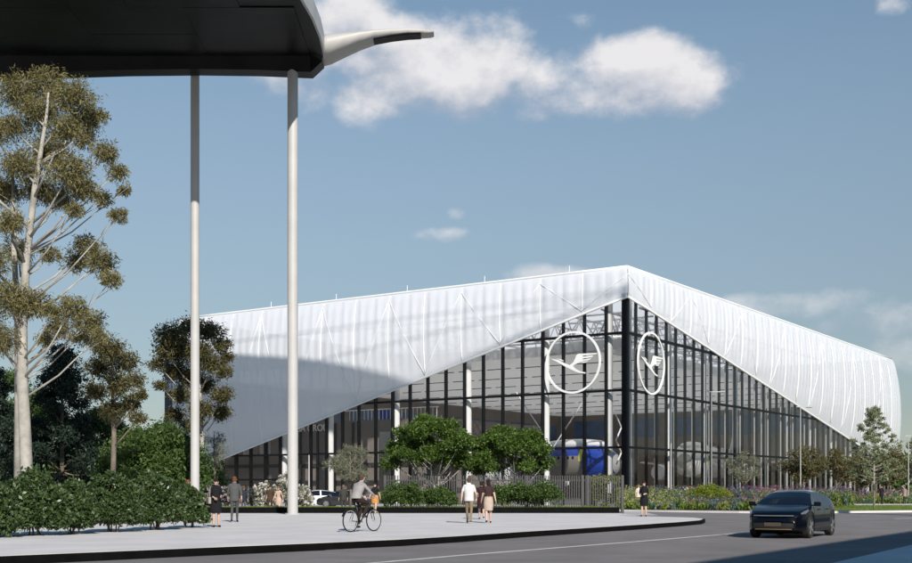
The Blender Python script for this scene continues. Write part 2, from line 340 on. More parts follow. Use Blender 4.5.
# --- membrane skin: one cushion per bay, ribs between them, white bracing behind
def bulge(z, s, far):
    B = 0.10 + 1.0 * min(1, s / far) ** 1.3
    t = max(0.0, min(1.0, (z - far_zb(s)) / (ZR - far_zb(s))))
    return 0.14 + B * (4 * t * (1 - t)) ** 0.8
for side in (0, 1):
    U, NN, LEN, zb = (UL, NL, LA, zl) if side == 0 else (UR, NR, LB, zr)
    far_zb = zb
    nb = int(round(LEN / SP)) // 1
    bay = LEN / (nb // 2) if side == 0 else LEN / (nb // 2)
    n = nb // 2
    def pt(s, z, extra=0.0):
        o = bulge(z, s, LEN) + extra
        # the top turns over into the roof
        if z > ZR - 0.4: o *= max(0.0, (ZR - z) / 0.4) ** 0.5
        e = 0.0
        if s > LEN - 2.2 and side == 1: e = 0.7 * max(0.0, 1 - ((z - 9.0) / (ZR - 9.0)) ** 2) * (s - LEN + 2.2) / 2.2
        # near the corner both faces meet on the mitre
        sh = -o * max(0.0, 1 - s / 3.0)
        p = C0 + U * (s + e + sh) + NN * o; return Vector((p.x, p.y, z))
    for i in range(n):
        s0, s1 = i * bay, (i + 1) * bay
        b = MB(); nu, nv = 24, 12; rs = []
        for j in range(nv + 1):
            t = j / nv; row = []
            for k in range(nu + 1):
                u = k / nu; s = s0 + (s1 - s0) * u
                zt = ZR - 0.02; bot = max(0.35, zb(s)); z = zt - (zt - bot) * (t ** 1.25)
                fold = 0.07 * abs(math.sin(math.pi * u)) ** 0.7 * math.sin(math.pi * min(1, t * 1.02 + 0.03)) + 0.03 * math.sin(u * math.pi * 8) * math.sin(math.pi * t)
                row.append(pt(s, z, fold))
            rs.append(row)
        b.rings(rs, close=False, caps=False); hpart(b, 'skin_panel', MT['skin'], smooth=True)
        # rib between bays
        b = MB(); bot = max(0.35, zb(s0)); zs = [bot + (ZR - 0.25 - bot) * k / 9 for k in range(10)]
        b.tube([pt(s0, z, 0.015) for z in zs], 0.042, 6); hpart(b, 'rib', MT['whitesteel'], smooth=True)
        # bracing seen through the skin
        if (i % 2 == 0 and side == 0) or (side == 1 and i % 3 == 0):
            bot = max(0.35, zb(s0 + bay)) + 0.3
            for sg in (-1, 1):
                sb = s0 + sg * bay * 1.0
                if sb < 0.4 or sb > LEN - 0.4: continue
                zbot = max(bot, zb(sb) + 0.3)
                b = MB(); b.tube([pt(s0 + (sb - s0) * k / 6, ZR - 0.7 + (zbot - ZR + 0.7) * k / 6, 0.07) for k in range(7)], 0.027, 5); hpart(b, 'brace', MT['whitesteel'], smooth=True)
    # edge beam along the slanted lower hem and along the ridge line
    b = MB(); b.tube([pt(LEN * k / 24, max(0.35, zb(LEN * k / 24)), 0.02) for k in range(25)], 0.11, 6); hpart(b, 'hem_beam', MT['whitesteel'], smooth=True)
    b = MB(); b.tube([lc(*((LEN * k / 10, 0) if side == 0 else (0, LEN * k / 10)), ZR) for k in range(11)], 0.13, 6); hpart(b, 'ridge_beam', MT['whitesteel'], smooth=True)
for side in (0, 1):
    U, NN, LEN, zb = (UL, NL, LA, zl) if side == 0 else (UR, NR, LB, zr)
    for i in range(1, int(LEN / SP) + 1):
        s = i * SP; z0 = max(0.1, zb(s) + 0.4)
        b = MB(); q = C0 + U * s - NN * 0.35; b.tube([Vector((q.x, q.y, z0)), Vector((q.x, q.y, ZR - 0.2))], 0.12, 5); hpart(b, 'inner_rib', MT['fascia'])
    for z in (8.2, 11.6, 14.9, 18.2):
        s0 = max(0.6, (APEX - z) / (BOTL if side == 0 else BOTR) + 1)
        if s0 > LEN - 4: continue
        b = MB(); q0, q1 = C0 + U * s0 - NN * 0.6, C0 + U * (LEN - .3) - NN * 0.6; b.tube([Vector((q0.x, q0.y, z)), Vector((q1.x, q1.y, z))], 0.13, 5); hpart(b, 'inner_rail', MT['fascia'])
# small roof posts along the left ridge
for k in range(5):
    b = MB(); p = lc(6 + 9.3 * k, 0.3, ZR); b.tube([p, p + Vector((0, 0, 0.75))], 0.035, 5); hpart(b, 'roof_pin', MT['whitesteel'])
b = MB(); b.add([lc(0, 0, ZR - 0.04), lc(LA, 0, ZR - 0.04), lc(LA, LB, ZR - 0.04), lc(0, LB, ZR - 0.04)], [(0, 1, 2, 3)]); hpart(b, 'roof', MT['roof'])
# far walls
b = MB(); b.box((0, 0, 0), (0, 0, 0)); b = MB()
b.prism([lc(LA, 0.2), lc(LA + 0.3, 0.2), lc(LA + 0.3, LB), lc(LA, LB)], 0, ZR - 0.06); hpart(b, 'rear_wall', MT['brown'])
b = MB(); b.prism([lc(0.2, LB), lc(LA - 0.02, LB), lc(LA - 0.02, LB + 0.3), lc(0.2, LB + 0.3)], 0, ZR - 0.06); hpart(b, 'end_wall', MT['brown'])
for k in range(6):
    b = MB(); s = 3 + k * 8.8; b.prism([lc(s, LB - 0.12), lc(s + 7.6, LB - 0.12), lc(s + 7.6, LB - 0.02), lc(s, LB - 0.02)], 10.6, 13.6); hpart(b, 'blue_window', MT['bluewin'])
b = MB(); b.prism([lc(0.15, 0.15), lc(LA, 0.15), lc(LA, LB), lc(0.15, LB)], 0.0, 0.06); hpart(b, 'hall_floor', MT['floor'])
# --- glazing: mullions, transoms, panes
def wall_local(U, NN, s, o, z): p = C0 + U * s - NN * o; return Vector((p.x, p.y, z))   # o = metres inside the glass line
lv = [0.06] + LEVEL + [99]
mull_mesh = {}
for side in (0, 1):
    U, NN, LEN, zb = (UL, NL, LA, zl) if side == 0 else (UR, NR, LB, zr)
    n = int(LEN / SP)
    for i in range(n + 1):
        s = 0.35 if i == 0 else i * SP
        top = zb(s) + 0.35
        if top < 0.8: continue
        b = MB(); w = 0.165 if side == 0 else 0.115; o0, o1 = 0.06, (0.46 if side == 0 else 0.34)
        if i == 0: w, o0, o1 = 0.32, 0.0, 0.5
        b.rings([[wall_local(U, NN, s - w / 2, o0, z), wall_local(U, NN, s + w / 2, o0, z), wall_local(U, NN, s + w / 2, o1, z), wall_local(U, NN, s - w / 2, o1, z)] for z in (0.0, top)])
        hpart(b, 'mullion', MT['black'])
        if i == n: break
        s2 = (i + 1) * SP
        for k in range(4):
            z0 = lv[k] + 0.02; t0, t1 = min(lv[k + 1] - 0.02, zb(s) + 0.3), min(lv[k + 1] - 0.02, zb(s2) + 0.3)
            if t0 - z0 < 0.15: continue
            q = [(s + 0.02, z0), (s2 - 0.02, z0)] + ([(s2 - 0.02, t1)] if t1 > z0 + 0.05 else []) + [(s + 0.02, t0)]
            tilt = random.uniform(-0.012, 0.012)
            b = MB(); m_ = len(q); vs = [wall_local(U, NN, a, 0.02 + tilt * (a - s), z) for a, z in q] + [wall_local(U, NN, a, 0.045 + tilt * (a - s), z) for a, z in q]
            b.add(vs, [tuple(range(m_))[::-1], tuple(range(m_, 2 * m_))] + [(x, (x + 1) % m_, m_ + (x + 1) % m_, m_ + x) for x in range(m_)])
            hpart(b, 'pane', MT['glass'])
    for z in LEVEL + ([2.6] if side == 0 else []):
        s_end = min(LEN, (APEX + 0.3 - z) / (BOTL if side == 0 else BOTR)); s_start = 0.2
        if z == 2.6: s_start = 40
        h = 0.20
        b = MB(); b.rings([[wall_local(U, NN, s, -0.03, z - h / 2), wall_local(U, NN, s, 0.40, z - h / 2), wall_local(U, NN, s, 0.40, z + h / 2), wall_local(U, NN, s, -0.03, z + h / 2)] for s in (s_start, s_end)])
        hpart(b, 'transom', MT['black'])
b = MB(); b.prism([lc(0.02, 0.02), lc(0.55, 0.02), lc(0.55, 0.55), lc(0.02, 0.55)], 0, APEX + 0.4); hpart(b, 'corner_post', MT['black'])
# --- round white columns just inside the glass
def s_in(px, o):
    t = (px - CX) / F; q = C0 + UR * o; return (t * q.y - q.x) / (UL.x - t * UL.y)
for s, side in [(2.29 + 2.2 * round((s_in(px, 0.95) - 2.29) / 2.2), 0) for px in (612, 541, 466, 398, 337, 282)] + [(8.8 * k + 3, 1) for k in range(0, 10)]:
    top = (zl if side == 0 else zr)(s); r = 0.37 if side == 0 else 0.30
    p = lc(s, 0.95) if side == 0 else lc(1.3, s)
    b = MB(); b.tube([p + Vector((0, 0, 0.06)), p + Vector((0, 0, min(19.6, top + 1.2)))], r, 14); hpart(b, 'column', MT['whitesteel'], smooth='auto')
for k in range(40):                                # slender inner fins on the long side
    if k % 2 == 0: continue
    s = k * SP + 1.1; p = lc(0.85, s)
    b = MB(); b.tube([p + Vector((0, 0, 0.06)), p + Vector((0, 0, zr(s)))], 0.075, 8); hpart(b, 'inner_post', MT['colwhite'], smooth='auto')
# --- ceiling, its dark joint rows, and roof trusses at the front
ZC = 14.6
b = MB(); b.add([lc(5, 5, ZC), lc(LA - 0.1, 5, ZC), lc(LA - 0.1, LB - 0.1, ZC), lc(5, LB - 0.1, ZC)], [(0, 1, 2, 3)]); ceil = hpart(b, 'ceiling', MT['ceiling'])
for k in range(1, 9):
    s = 3 + k * 9.6
    b = MB(); a0, a1 = lc(5.2, s, ZC - 0.12), lc(LA - 0.4, s, ZC - 0.12); nseg = 14
    for q in range(nseg):
        f0, f1 = q / nseg, (q + 0.82) / nseg
        b.tube([a0.lerp(a1, f0), a0.lerp(a1, f1)], 0.045, 4)
    o = hpart(b, 'ceiling_track', MT['darksteel']); o['kind'] = 'stuff'
for k in range(8):                                 # bulkhead edge and truss chords
    pass
b = MB(); b.prism([lc(4.9, 4.9), lc(LA - 0.1, 4.9), lc(LA - 0.1, 5.0), lc(5.0, 5.0), lc(5.0, LB - 0.1), lc(4.9, LB - 0.1)], ZC - 0.05, ZC + 0.9); hpart(b, 'ceiling_fascia', MT['whitesteel'])
def truss(p0, p1, h, n, name='truss'):
    b = MB(); up = Vector((0, 0, h)); b.tube([p0, p1], 0.10, 6); b.tube([p0 + up, p1 + up], 0.10, 6)
    for k in range(n):
        a, c = p0.lerp(p1, k / n), p0.lerp(p1, (k + 1) / n); mid = a.lerp(c, 0.5) + up
        b.tube([a, mid], 0.065, 5); b.tube([mid, c], 0.065, 5)
    o = hpart(b, name, MT['whitesteel'], smooth=True); return o
truss(lc(1.5, 3.0, 15.6), lc(30, 3.0, 15.6), 2.2, 9); truss(lc(3.0, 1.5, 15.6), lc(3.0, 40, 15.6), 2.2, 12)
for k in range(7):
    s = 3 + k * 4.4
    truss(lc(s, 0.9, 16.0), lc(s, 12.0, 16.0), 1.9, 4)
for k in range(1, 9): truss(lc(0.9, 3 + k * 4.4, 16.0), lc(10.0, 3 + k * 4.4, 16.0), 1.9, 4)
for k in range(8):                                 # white hanging baffles behind the emblem
    p = lc(2.6 + k * 1.15, 4.2 + (k % 2) * 0.5, 15.0)
    b = MB(); rz = math.atan2(UL.y, UL.x) + random.uniform(-0.3, 0.3)
    b.box((p.x, p.y, 15.15), (0.95, 0.10, 0.9), rz); b.box((p.x + 0.1, p.y + 0.4, 15.5), (0.9, 0.8, 0.06), rz); hpart(b, 'baffle', MT['whitesteel'])
# --- things built into the hall: brown gallery block with sign, stair, blue window band
gb = MB(); gb.prism([lc(23, 3.4), lc(56.9, 3.4), lc(56.9, 26), lc(23, 26)], 0.06, 8.9); gal = hpart(gb, 'gallery_block', MT['brown'])
for s, z0, z1, w in [(26.4, 5.7, 7.6, 1.5), (29.2, 5.7, 7.6, 1.3), (46.2, 5.4, 7.0, 1.6), (49, 5.4, 7.0, 1.4)]:
    b = MB(); b.prism([lc(s, 3.33), lc(s + w, 3.33), lc(s + w, 3.42), lc(s, 3.42)], z0, z1)
    hpart(b, 'gallery_window', MT['ceiling'])
for k in range(9):
    s = 34 + k * 2.5
    b = MB(); b.prism([lc(s, 3.25), lc(s + 0.25, 3.25), lc(s + 0.25, 3.4), lc(s, 3.4)], 0.06, 8.7); hpart(b, 'gallery_pilaster', MT['darksteel'])
b = MB(); b.prism([lc(23, 3.2), lc(56.9, 3.2), lc(56.9, 3.38), lc(23, 3.38)], 4.0, 4.35); hpart(b, 'gallery_band', MT['darksteel'])
b = MB()
for k in range(24): b.tube([lc(23.2 + k * 0.5, 3.5, 8.9), lc(23.2 + k * 0.5, 3.5, 10.0)], 0.03, 4)
b.tube([lc(23, 3.5, 10.0), lc(36, 3.5, 10.0)], 0.05, 5); hpart(b, 'gallery_railing', MT['whitesteel'])
b = MB(); b.rings([[lc(21.5, 4.2 + w, 0.1), lc(16.5, 4.2 + w, 0.1), lc(21.5, 4.2 + w, 5.2), lc(22.6, 4.2 + w, 5.2)] for w in (0, 2.4)]); hpart(b, 'stair_flight', MT['brown'])
for k in range(9):                                 # rear blue window band above a brown gallery, along the deep wall
    s = 14 + k * 8.4
    b = MB(); b.prism([lc(LA - 0.12, s), lc(LA - 0.02, s), lc(LA - 0.02, s + 7.2), lc(LA - 0.12, s + 7.2)], 9.8, 12.8); hpart(b, 'blue_window', MT['bluewin'])
b = MB(); b.prism([lc(LA - 3, 8), lc(LA - 0.2, 8), lc(LA - 0.2, LB - 1), lc(LA - 3, LB - 1)], 6.2, 9.4); hpart(b, 'rear_gallery', MT['brown'])
b = MB()
for k in range(60): b.tube([lc(LA - 3.05, 8 + k * 1.35, 5.0), lc(LA - 3.05, 8 + k * 1.35, 6.2)], 0.05, 4)
b.tube([lc(LA - 3.05, 8, 5.05), lc(LA - 3.05, LB - 1, 5.05)], 0.07, 5); o = hpart(b, 'rear_railing', MT['whitesteel']); o['kind'] = 'stuff'
for (a0, b0, a1, b1) in [(13.5, 3.2, 9.5, 3.2), (5.2, 3.2, 9.3, 3.2)]:   # slanted white struts
    b = MB(); b.tube([lc(a0, b0, 11.0), lc(a1, b1, 5.6)], 0.06, 6); hpart(b, 'strut', MT['whitesteel'])
b = MB(); b.tube([lc(13.2, 2.6, 0.2), lc(9.2, 2.6, 5.0)], 0.06, 6); hpart(b, 'strut', MT['whitesteel'])
b = MB(); zz = [(1.2, 8.3), (2.3, 7.2), (1.2, 6.0), (2.3, 4.9), (1.3, 3.8)]
b.tube([lc(2.0, s + 0.6, z) for s, z in zz], 0.08, 6); hpart(b, 'strut', MT['whitesteel'])
# --- crane emblem: ring and bird on both faces
BIRD = [[(-.85, .18), (-.55, .115), (-.3, -.01), (-.12, -.075), (0, -.02), (.08, .1), (.14, .23), (.2, .27), (.36, .265), (.36, .0), (.2, -.03), (.08, -.07), (.0, -.13), (.1, -.22), (.28, -.31), (.48, -.355), (.45, -.39), (.2, -.345), (-.05, -.23), (-.3, -.11), (-.6, .06)],
        [(.355, .265), (.87, .25), (.86, .215), (.355, .195)], [(.355, .165), (.76, .18), (.71, .13), (.355, .10)],
        [(.355, .07), (.69, .09), (.63, .045), (.355, .015)], [(.355, .0), (.58, .012), (.48, -.035), (.355, -.04)], [(-.62, .17), (-.45, .135), (-.34, .07), (-.37, .06)]]
def emblem(side, s0, z0, r):
    U, NN = (UL, NL) if side == 0 else (UR, NR); sg = -1 if side == 0 else 1
    def q(u, v, o): p = C0 + U * (s0 + sg * u * r) + NN * o; return Vector((p.x, p.y, z0 + v * r))
    b = MB(); rs = []
    for k in range(72):
        w = 2 * math.pi * k / 72; c, s = math.cos(w), math.sin(w)
        rs.append([q(c * ri, s * ri, o) for ri, o in ((0.955, .05), (1.02, .05), (1.02, .17), (0.955, .17))])
    b.rings(rs + [rs[0]], caps=False); ring = hpart(b, 'emblem_ring', MT['whitesteel'])
    b = MB()
    for poly in BIRD:
        n = len(poly); vs = [q(u, v, .06) for u, v in poly] + [q(u, v, .15) for u, v in poly]
        b.add(vs, [tuple(range(n))[::-1], tuple(range(n, 2 * n))] + [(k, (k + 1) % n, n + (k + 1) % n, n + k) for k in range(n)])
    o = b.build('emblem_bird', MT['whitesteel']); o.parent = ring
    o.matrix_parent_inverse = Matrix.Identity(4)
    return ring
def s_from_px(px, side):
    U = UL if side == 0 else UR; t = (px - CX) / F
    return (t * C0.y - C0.x) / (U.x - t * U.y)
sE = s_from_px(573.5, 0); dE = C0.y + UL.y * sE; emblem(0, sE, ZP(362.5, dE), 2.80)
sE = s_from_px(650.3, 1); dE = C0.y + UR.y * sE; emblem(1, sE, ZP(363.5, dE), 2.85)
# --- sign lettering on the brown gallery wall
cu = bpy.data.curves.new('sign', 'FONT'); cu.body = 'LUFTHANSA GROUP'; cu.size = 1.05; cu.extrude = 0.04; cu.align_x = 'RIGHT'
tmp = bpy.data.objects.new('sign', cu); col.objects.link(tmp); bpy.context.view_layer.update()
me = bpy.data.meshes.new_from_object(tmp.evaluated_get(bpy.context.evaluated_depsgraph_get())); bpy.data.objects.remove(tmp)
sgn = bpy.data.objects.new('sign_lettering', me); me.materials.append(mat('cream_letters', (0.92, 0.90, 0.80), 0.5, 0.03)); col.objects.link(sgn)
t_ = (332 - CX) / F; B3 = C0 + UR * 3.2; s_s = (t_ * B3.y - B3.x) / (UL.x - t_ * UL.y); p = B3 + UL * s_s
sgn.parent = hall; sgn.location = Vector((p.x, p.y, ZP(430.5, p.y))) - C0
sgn.rotation_euler = (R(90), 0, math.atan2(-UL.y, -UL.x))
# dark annex at the left end, behind the trees
b = MB(); ann = empty('office_annex', AT(150, 150), 0, 'navy clad office block at the end of the white hall behind the trees', 'building')
q0 = lc(LA + 0.6, 5); rzA = math.atan2(UL.y, UL.x)
ax = empty
b.prism([lc(LA + 0.4, 3) - ann.location, lc(LA + 6.0, 3) - ann.location, lc(LA + 6.0, 26) - ann.location, lc(LA + 0.4, 26) - ann.location], 0, 19.5); b.build('wall', MT['annex'], ann)
b = MB(); b.prism([lc(LA + 0.3, 2.8) - ann.location, lc(LA + 6.2, 2.8) - ann.location, lc(LA + 6.2, 26.2) - ann.location, lc(LA + 0.3, 26.2) - ann.location], 19.5, 19.9); b.build('roof', MT['darksteel'], ann)
for k in range(5):
    b = MB(); b.prism([lc(LA + 1.2, 2.93) - ann.location, lc(LA + 5.2, 2.93) - ann.location, lc(LA + 5.2, 3.02) - ann.location, lc(LA + 1.2, 3.02) - ann.location], 1.2 + k * 3.7, 3.2 + k * 3.7); b.build('window', MT['bluewin'], ann)

# ================================================================= dark canopy overhead with its columns
DC = 62.0; ZU = ZP(61, DC)                          # underside of the canopy
XR = (321 - CX) / F * DC
cano = empty('entrance_canopy', (-30, DC, 0), 0, 'black flat entrance canopy high on slender white columns', 'canopy')
def loc(b, name, m, parent, org, **k):
    o = b.build(name, m, None, **k); o.parent = parent; o.matrix_parent_inverse = Matrix.Translation(Vector(org)).inverted(); return o
yb = DC + 0.6; yf = DC - 10.3
edge = [(-6.98, yb), (-6.83, 61.1), (-6.77, 58.8), (-6.86, 56.5), (-7.10, 54.3), (-7.75, 52.7), (-9.4, yf)]; XR = -6.98
b = MB(); b.prism(edge + [(-75, yf), (-75, yb)], ZU, ZU + 0.9); loc(b, 'canopy_deck', MT['canopy'], cano, cano.location)
nP = 12                                             # underside panels with narrow joints
for k in range(nP):
    x1 = XR - 0.25 - k * 5.2; x0 = x1 - 5.12
    for j in range(3):
        y0 = yf + 0.1 + j * 3.25
        b = MB(); b.box(((x0 + x1) / 2 - (2.8 if j == 0 else 0.3), y0 + 1.6, ZU - 0.02 - 0.008 * ((k + j) % 2)), (5.19, 3.24, 0.04)); loc(b, 'soffit_panel', MT['canopy'], cano, cano.location)
b = MB(); zl0 = ZP(74, DC)
b.rings([[(x, yb - 0.9 - dx, zl0 + dz), (x, yb + 0.1, zl0 + dz), (x, yb + 0.1, ZU + 0.88), (x, yb - 1.5, ZU)] for x, dz, dx in [(-75, -1.1, 0)] + [((px - CX) / F * yb, (74 - y_) / F * DC, 0) for px, y_ in ((-80, 82), (0, 77), (60, 74), (130, 71.8), (200, 71), (260, 71.8))] + [(XR - 0.55, 0, 0), (XR + 0.04, 0.55, 0)]]); loc(b, 'edge_beam', MT['canopy'], cano, cano.location)
b = MB(); b.rings([[(x + dx, y, z) for dx, z in ((0.01, ZU - 0.02), (0.09, ZU + 0.05), (0.09, ZU + 0.95), (0.01, ZU + 0.95))] for x, y in edge]); loc(b, 'side_fascia', MT['fascia'], cano, cano.location)
for px, d, r in ((195, DC + 1.2, 0.235), (292.7, DC - 0.1, 0.275)):
    p = AT(px, d, PZ); b = MB(); b.tube([p, p + Vector((0, 0, zl0 + 0.5 - PZ))], r, 20, False); o = loc(b, 'column', MT['colwhite'], cano, cano.location, smooth=True)
    b = MB(); b.tube([p + Vector((0, 0, -0.01)), p + Vector((0, 0, 0.07))], r * 1.5, 20); loc(b, 'base_plate', MT['fascia'], cano, cano.location, smooth='auto')
# pale wing-shaped lamp arm beyond the canopy's edge
wing = empty('wing_lamp', AT(322, DC, 0), 0, 'pale tapering wing lamp arm sticking out beside the black canopy', 'lamp')
wl = wing.location
def wx(px): return (px - CX) / F * DC
st = [(321, 37, 63), (330, 35.5, 61), (345, 34.5, 54), (360, 33.3, 47.5), (375, 32, 42.5), (392, 31, 39.5), (408, 30.3, 37.5), (422, 30.5, 37), (431, 32.5, 36.5), (434, 34, 35.5)]
rs = []
for px, t, bo in st:
    zt, zb_ = ZP(t, DC), ZP(bo, DC); w = 1.25 * (1 - 0.6 * (px - 316) / 118); zm = (zt + zb_) / 2
    rs.append([(wx(px), DC - w, zm), (wx(px), DC - w * 0.55, zt - (zt - zb_) * 0.12), (wx(px), DC, zt), (wx(px), DC + w * 0.7, zm + (zt - zm) * .5), (wx(px), DC + w * 0.5, zb_ + .02), (wx(px), DC, zb_), (wx(px), DC - w * 0.6, zb_ + (zt - zb_) * 0.1)])
b = MB(); b.rings(rs); loc(b, 'arm', MT['lampwhite'], wing, wl, smooth=True)
b = MB(); rs = []
for px, bo in ((374, 42.7), (392, 39.6), (408, 37.7), (421, 37.0)):
    z = ZP(bo, DC); rs.append([(wx(px), DC - 0.50, z + 0.05), (wx(px), DC - 0.45, z - 0.03), (wx(px), DC + 0.2, z - 0.05), (wx(px), DC + 0.2, z + 0.05)])
b.rings(rs); loc(b, 'lens', MT['black'], wing, wl, smooth='auto')

# ================================================================= shade blockers added outside the frame to throw the long shades
# added sail: outline worked back from the shade wanted on the hall's left face
ZS = 45.0
def to_sail(p): t = (ZS - p.z) / TS.z; q = p + TS * t; return (q.x, q.y)
def onface(px, py): s = s_from_px(px, 0); p = lc(s, -0.9); return Vector((p.x, p.y, ZP(py, p.y)))
shade = [(424, 376.5), (395, 370.5), (356, 364.5), (325, 360.5), (294, 358), (260, 356.5), (228, 355.5), (165, 354)]
top = [to_sail(onface(*q)) for q in shade]
low = [to_sail(onface(x, y)) for x, y in ((165, 486), (228, 460), (330, 420), (400, 390))]
sail_poly = top + low
cm = Vector((sum(p[0] for p in sail_poly) / len(sail_poly), sum(p[1] for p in sail_poly) / len(sail_poly), 0))
mx_ = to_sail(onface(634, 380)); mast_p = Vector((mx_[0], mx_[1], 0))
sail = empty('added_shade_sail', mast_p, 0, 'white sail on a mast added out of view to shade the hall face', 'canopy')
b = MB(); b.prism(sail_poly, ZS - 0.12, ZS + 0.12); loc(b, 'sail', MT['whitesteel'], sail, mast_p)
b = MB(); b.tube([mast_p, mast_p + Vector((0, 0, ZS + 9))], [0.6, 0.3], 14); loc(b, 'mast', MT['colwhite'], sail, mast_p, smooth='auto')
for q in (top[0], top[3], top[7], low[1], low[3]):
    b = MB(); b.tube([mast_p + Vector((0, 0, ZS + 8.8)), Vector((q[0], q[1], ZS + 0.15))], 0.05, 6); loc(b, 'stay', MT['darksteel'], sail, mast_p)
# block added out of view along the near pavement, to shade the road corner
s0, s1 = H(690, 563), H(912, 531); hb = 16.0; sh = Vector((TS.x, TS.y, 0)) * (hb / TS.z)
e0, e1 = s0 + sh, s1 + sh; ed_ = (e1 - e0).normalized(); en = Vector((ed_.y, -ed_.x, 0))
blk = empty('added_shade_block', e0, 0, 'pale block with window rows added out of view to shade the road', 'building')
c0, c1 = e0 - ed_ * 30, e1 + ed_ * 22
b = MB(); b.prism([c0, c1, c1 + en * 16, c0 + en * 16], 0, hb); loc(b, 'wall', MT['plaza'], blk, e0)
for fl in range(4):
    for k in range(12):
        q = c0 + ed_ * (3 + k * 5.6); b = MB(); b.prism([q - en * 0.05, q + ed_ * 3.4 - en * 0.05, q + ed_ * 3.4 + en * 0.05, q + en * 0.05], 1.2 + fl * 3.8, 3.6 + fl * 3.8); loc(b, 'window', MT['bluewin'], blk, e0)
# ================================================================= vegetation
def leaf_mesh(name, P, D, size, aspect, mats, parent, midx=None, jit=0.8, sizes=None):
    """one narrow folded leaf per row of P, leaning along D"""
    n = len(P)
    a = D + rng.normal(0, jit, (n, 3)); a /= np.linalg.norm(a, axis=1)[:, None] + 1e-9
    r = rng.normal(0, 1, (n, 3)); bq = np.cross(a, r); bq /= np.linalg.norm(bq, axis=1)[:, None] + 1e-9
    s = size * rng.uniform(0.6, 1.35, (n, 1)) if sizes is None else sizes[:, None]
    w = s * aspect
    V = np.empty((n, 4, 3)); V[:, 0] = P - a * s * 0.5; V[:, 1] = P + bq * w * 0.5; V[:, 2] = P + a * s * 0.5; V[:, 3] = P - bq * w * 0.5
    nrm = np.cross(a, bq); V[:, 1] += nrm * w * 0.15; V[:, 3] += nrm * w * 0.15
    me = bpy.data.meshes.new(name); me.vertices.add(n * 4); me.vertices.foreach_set('co', V.reshape(-1))
    me.loops.add(n * 4); me.loops.foreach_set('vertex_index', np.arange(n * 4, dtype=np.int32))
    me.polygons.add(n); me.polygons.foreach_set('loop_start', np.arange(0, n * 4, 4, dtype=np.int32)); me.polygons.foreach_set('loop_total', np.full(n, 4, dtype=np.int32))
    if not isinstance(mats, (list, tuple)): mats = [mats]
    for x in mats: me.materials.append(x)
    if midx is not None: me.polygons.foreach_set('material_index', midx.astype(np.int32))
    me.update(calc_edges=True); me.validate()
    o = bpy.data.objects.new(name, me); col.objects.link(o); o.parent = parent
    return o
def clump_points(c, r, n, twig=9, squash=0.75, shell=0.5, tw=0.16):
    """points gathered on twigs through a clump, more towards its skin"""
    k = max(1, n // twig)
    d = rng.normal(0, 1, (k, 3)); d /= np.linalg.norm(d, axis=1)[:, None]
    rad = r * (shell + (1 - shell) * rng.random((k, 1))) * rng.uniform(0.75, 1.12, (k, 1))
    t = np.array(c) + d * rad * np.array([1, 1, squash])
    P = np.repeat(t, twig, 0) + rng.normal(0, r * tw, (k * twig, 3)); D = np.repeat(d, twig, 0)
    return P, D
def tree(name, label, cat, base, trunk, clumps, leaf, lm, bm, dens=260, group=None, jit=0.8, droop=0.0, squash=0.75, shell=0.45, twig=9, tw=0.16, limbs=True, fork=0.45):
    """trunk: list of (dx,dy,z,r) ; clumps: list of (dx,dy,z,r) relative to the base"""
    o = empty(name, base, random.uniform(0, 0), label, cat, group)
    b = MB(); tp = [Vector(t[:3]) for t in trunk]; b.tube(tp, [t[3] for t in trunk], 9)
    b.build('trunk', bm, o, smooth=True)
    if limbs:
        for (x, y, z, r) in clumps:
            c = Vector((x, y, z))
            # leave the trunk below the clump
            zz = max(trunk[0][2] + (trunk[-1][2] - trunk[0][2]) * 0.25, min(trunk[-1][2] * 0.97, z - fork * math.hypot(x, y) - r * 0.6))
            i = max(k for k in range(len(tp)) if tp[k].z <= zz + 1e-6) if zz > tp[0].z else 0; i = min(i, len(tp) - 2)
            f = max(0, min(1, (zz - tp[i].z) / max(1e-6, tp[i + 1].z - tp[i].z))); s = tp[i].lerp(tp[i + 1], f); tr = trunk[i][3] * (1 - f) + trunk[i + 1][3] * f
            m1 = s.lerp(c, 0.45) + Vector((random.uniform(-.1, .1) * r, random.uniform(-.1, .1) * r, -0.10 * (c - s).length * 0.5)); r0 = min(tr * 0.55, 0.03 + 0.045 * r)
            bb = MB(); bb.tube([s, m1, c], [r0, r0 * 0.7, r0 * 0.25], 6)
            for q in range(3):
                e = c + Vector((random.uniform(-1, 1), random.uniform(-1, 1), random.uniform(-.4, .6))) * r * 0.8
                bb.tube([m1.lerp(c, 0.5 + 0.15 * q), e], [r0 * 0.35, r0 * 0.12], 4)
            bb.build('limb', bm, o, smooth=True)
    Ps, Ds = [], []
    for (x, y, z, r) in clumps:
        P, D = clump_points((x, y, z), r, int(dens * r * r) + 20, twig, squash, shell, tw); Ps.append(P); Ds.append(D)
    P = np.concatenate(Ps); D = np.concatenate(Ds); D[:, 2] -= droop
    leaf_mesh('crown', P, D, leaf[0], leaf[1], lm, o, None, jit)
    return o
def blob_clumps(rx, ry, zc, rz, n, rmin, rmax, flat=0.2):
    out = []
    for k in range(n):
        while True:
            v = Vector((random.uniform(-1, 1), random.uniform(-1, 1), random.uniform(-1, 1)))
            if 0.25 < v.length < 1 and v.z > -1 + flat: break
        v *= 0.9 / max(0.75, v.length) * v.length ** 0.3
        out.append((v.x * rx, v.y * ry, zc + v.z * rz, random.uniform(rmin, rmax)))
    return out
def px_clumps(base, d, l, spread):                  # clumps read off the photograph, each with its own depth inside the crown
    out = []
    for (px, py, pr) in l:
        dd = d + random.uniform(-spread, spread); p = AT(px, dd, ZP(py, dd)); out.append((p.x - base[0], p.y - base[1], p.z - base[2], pr / F * dd))
    return out
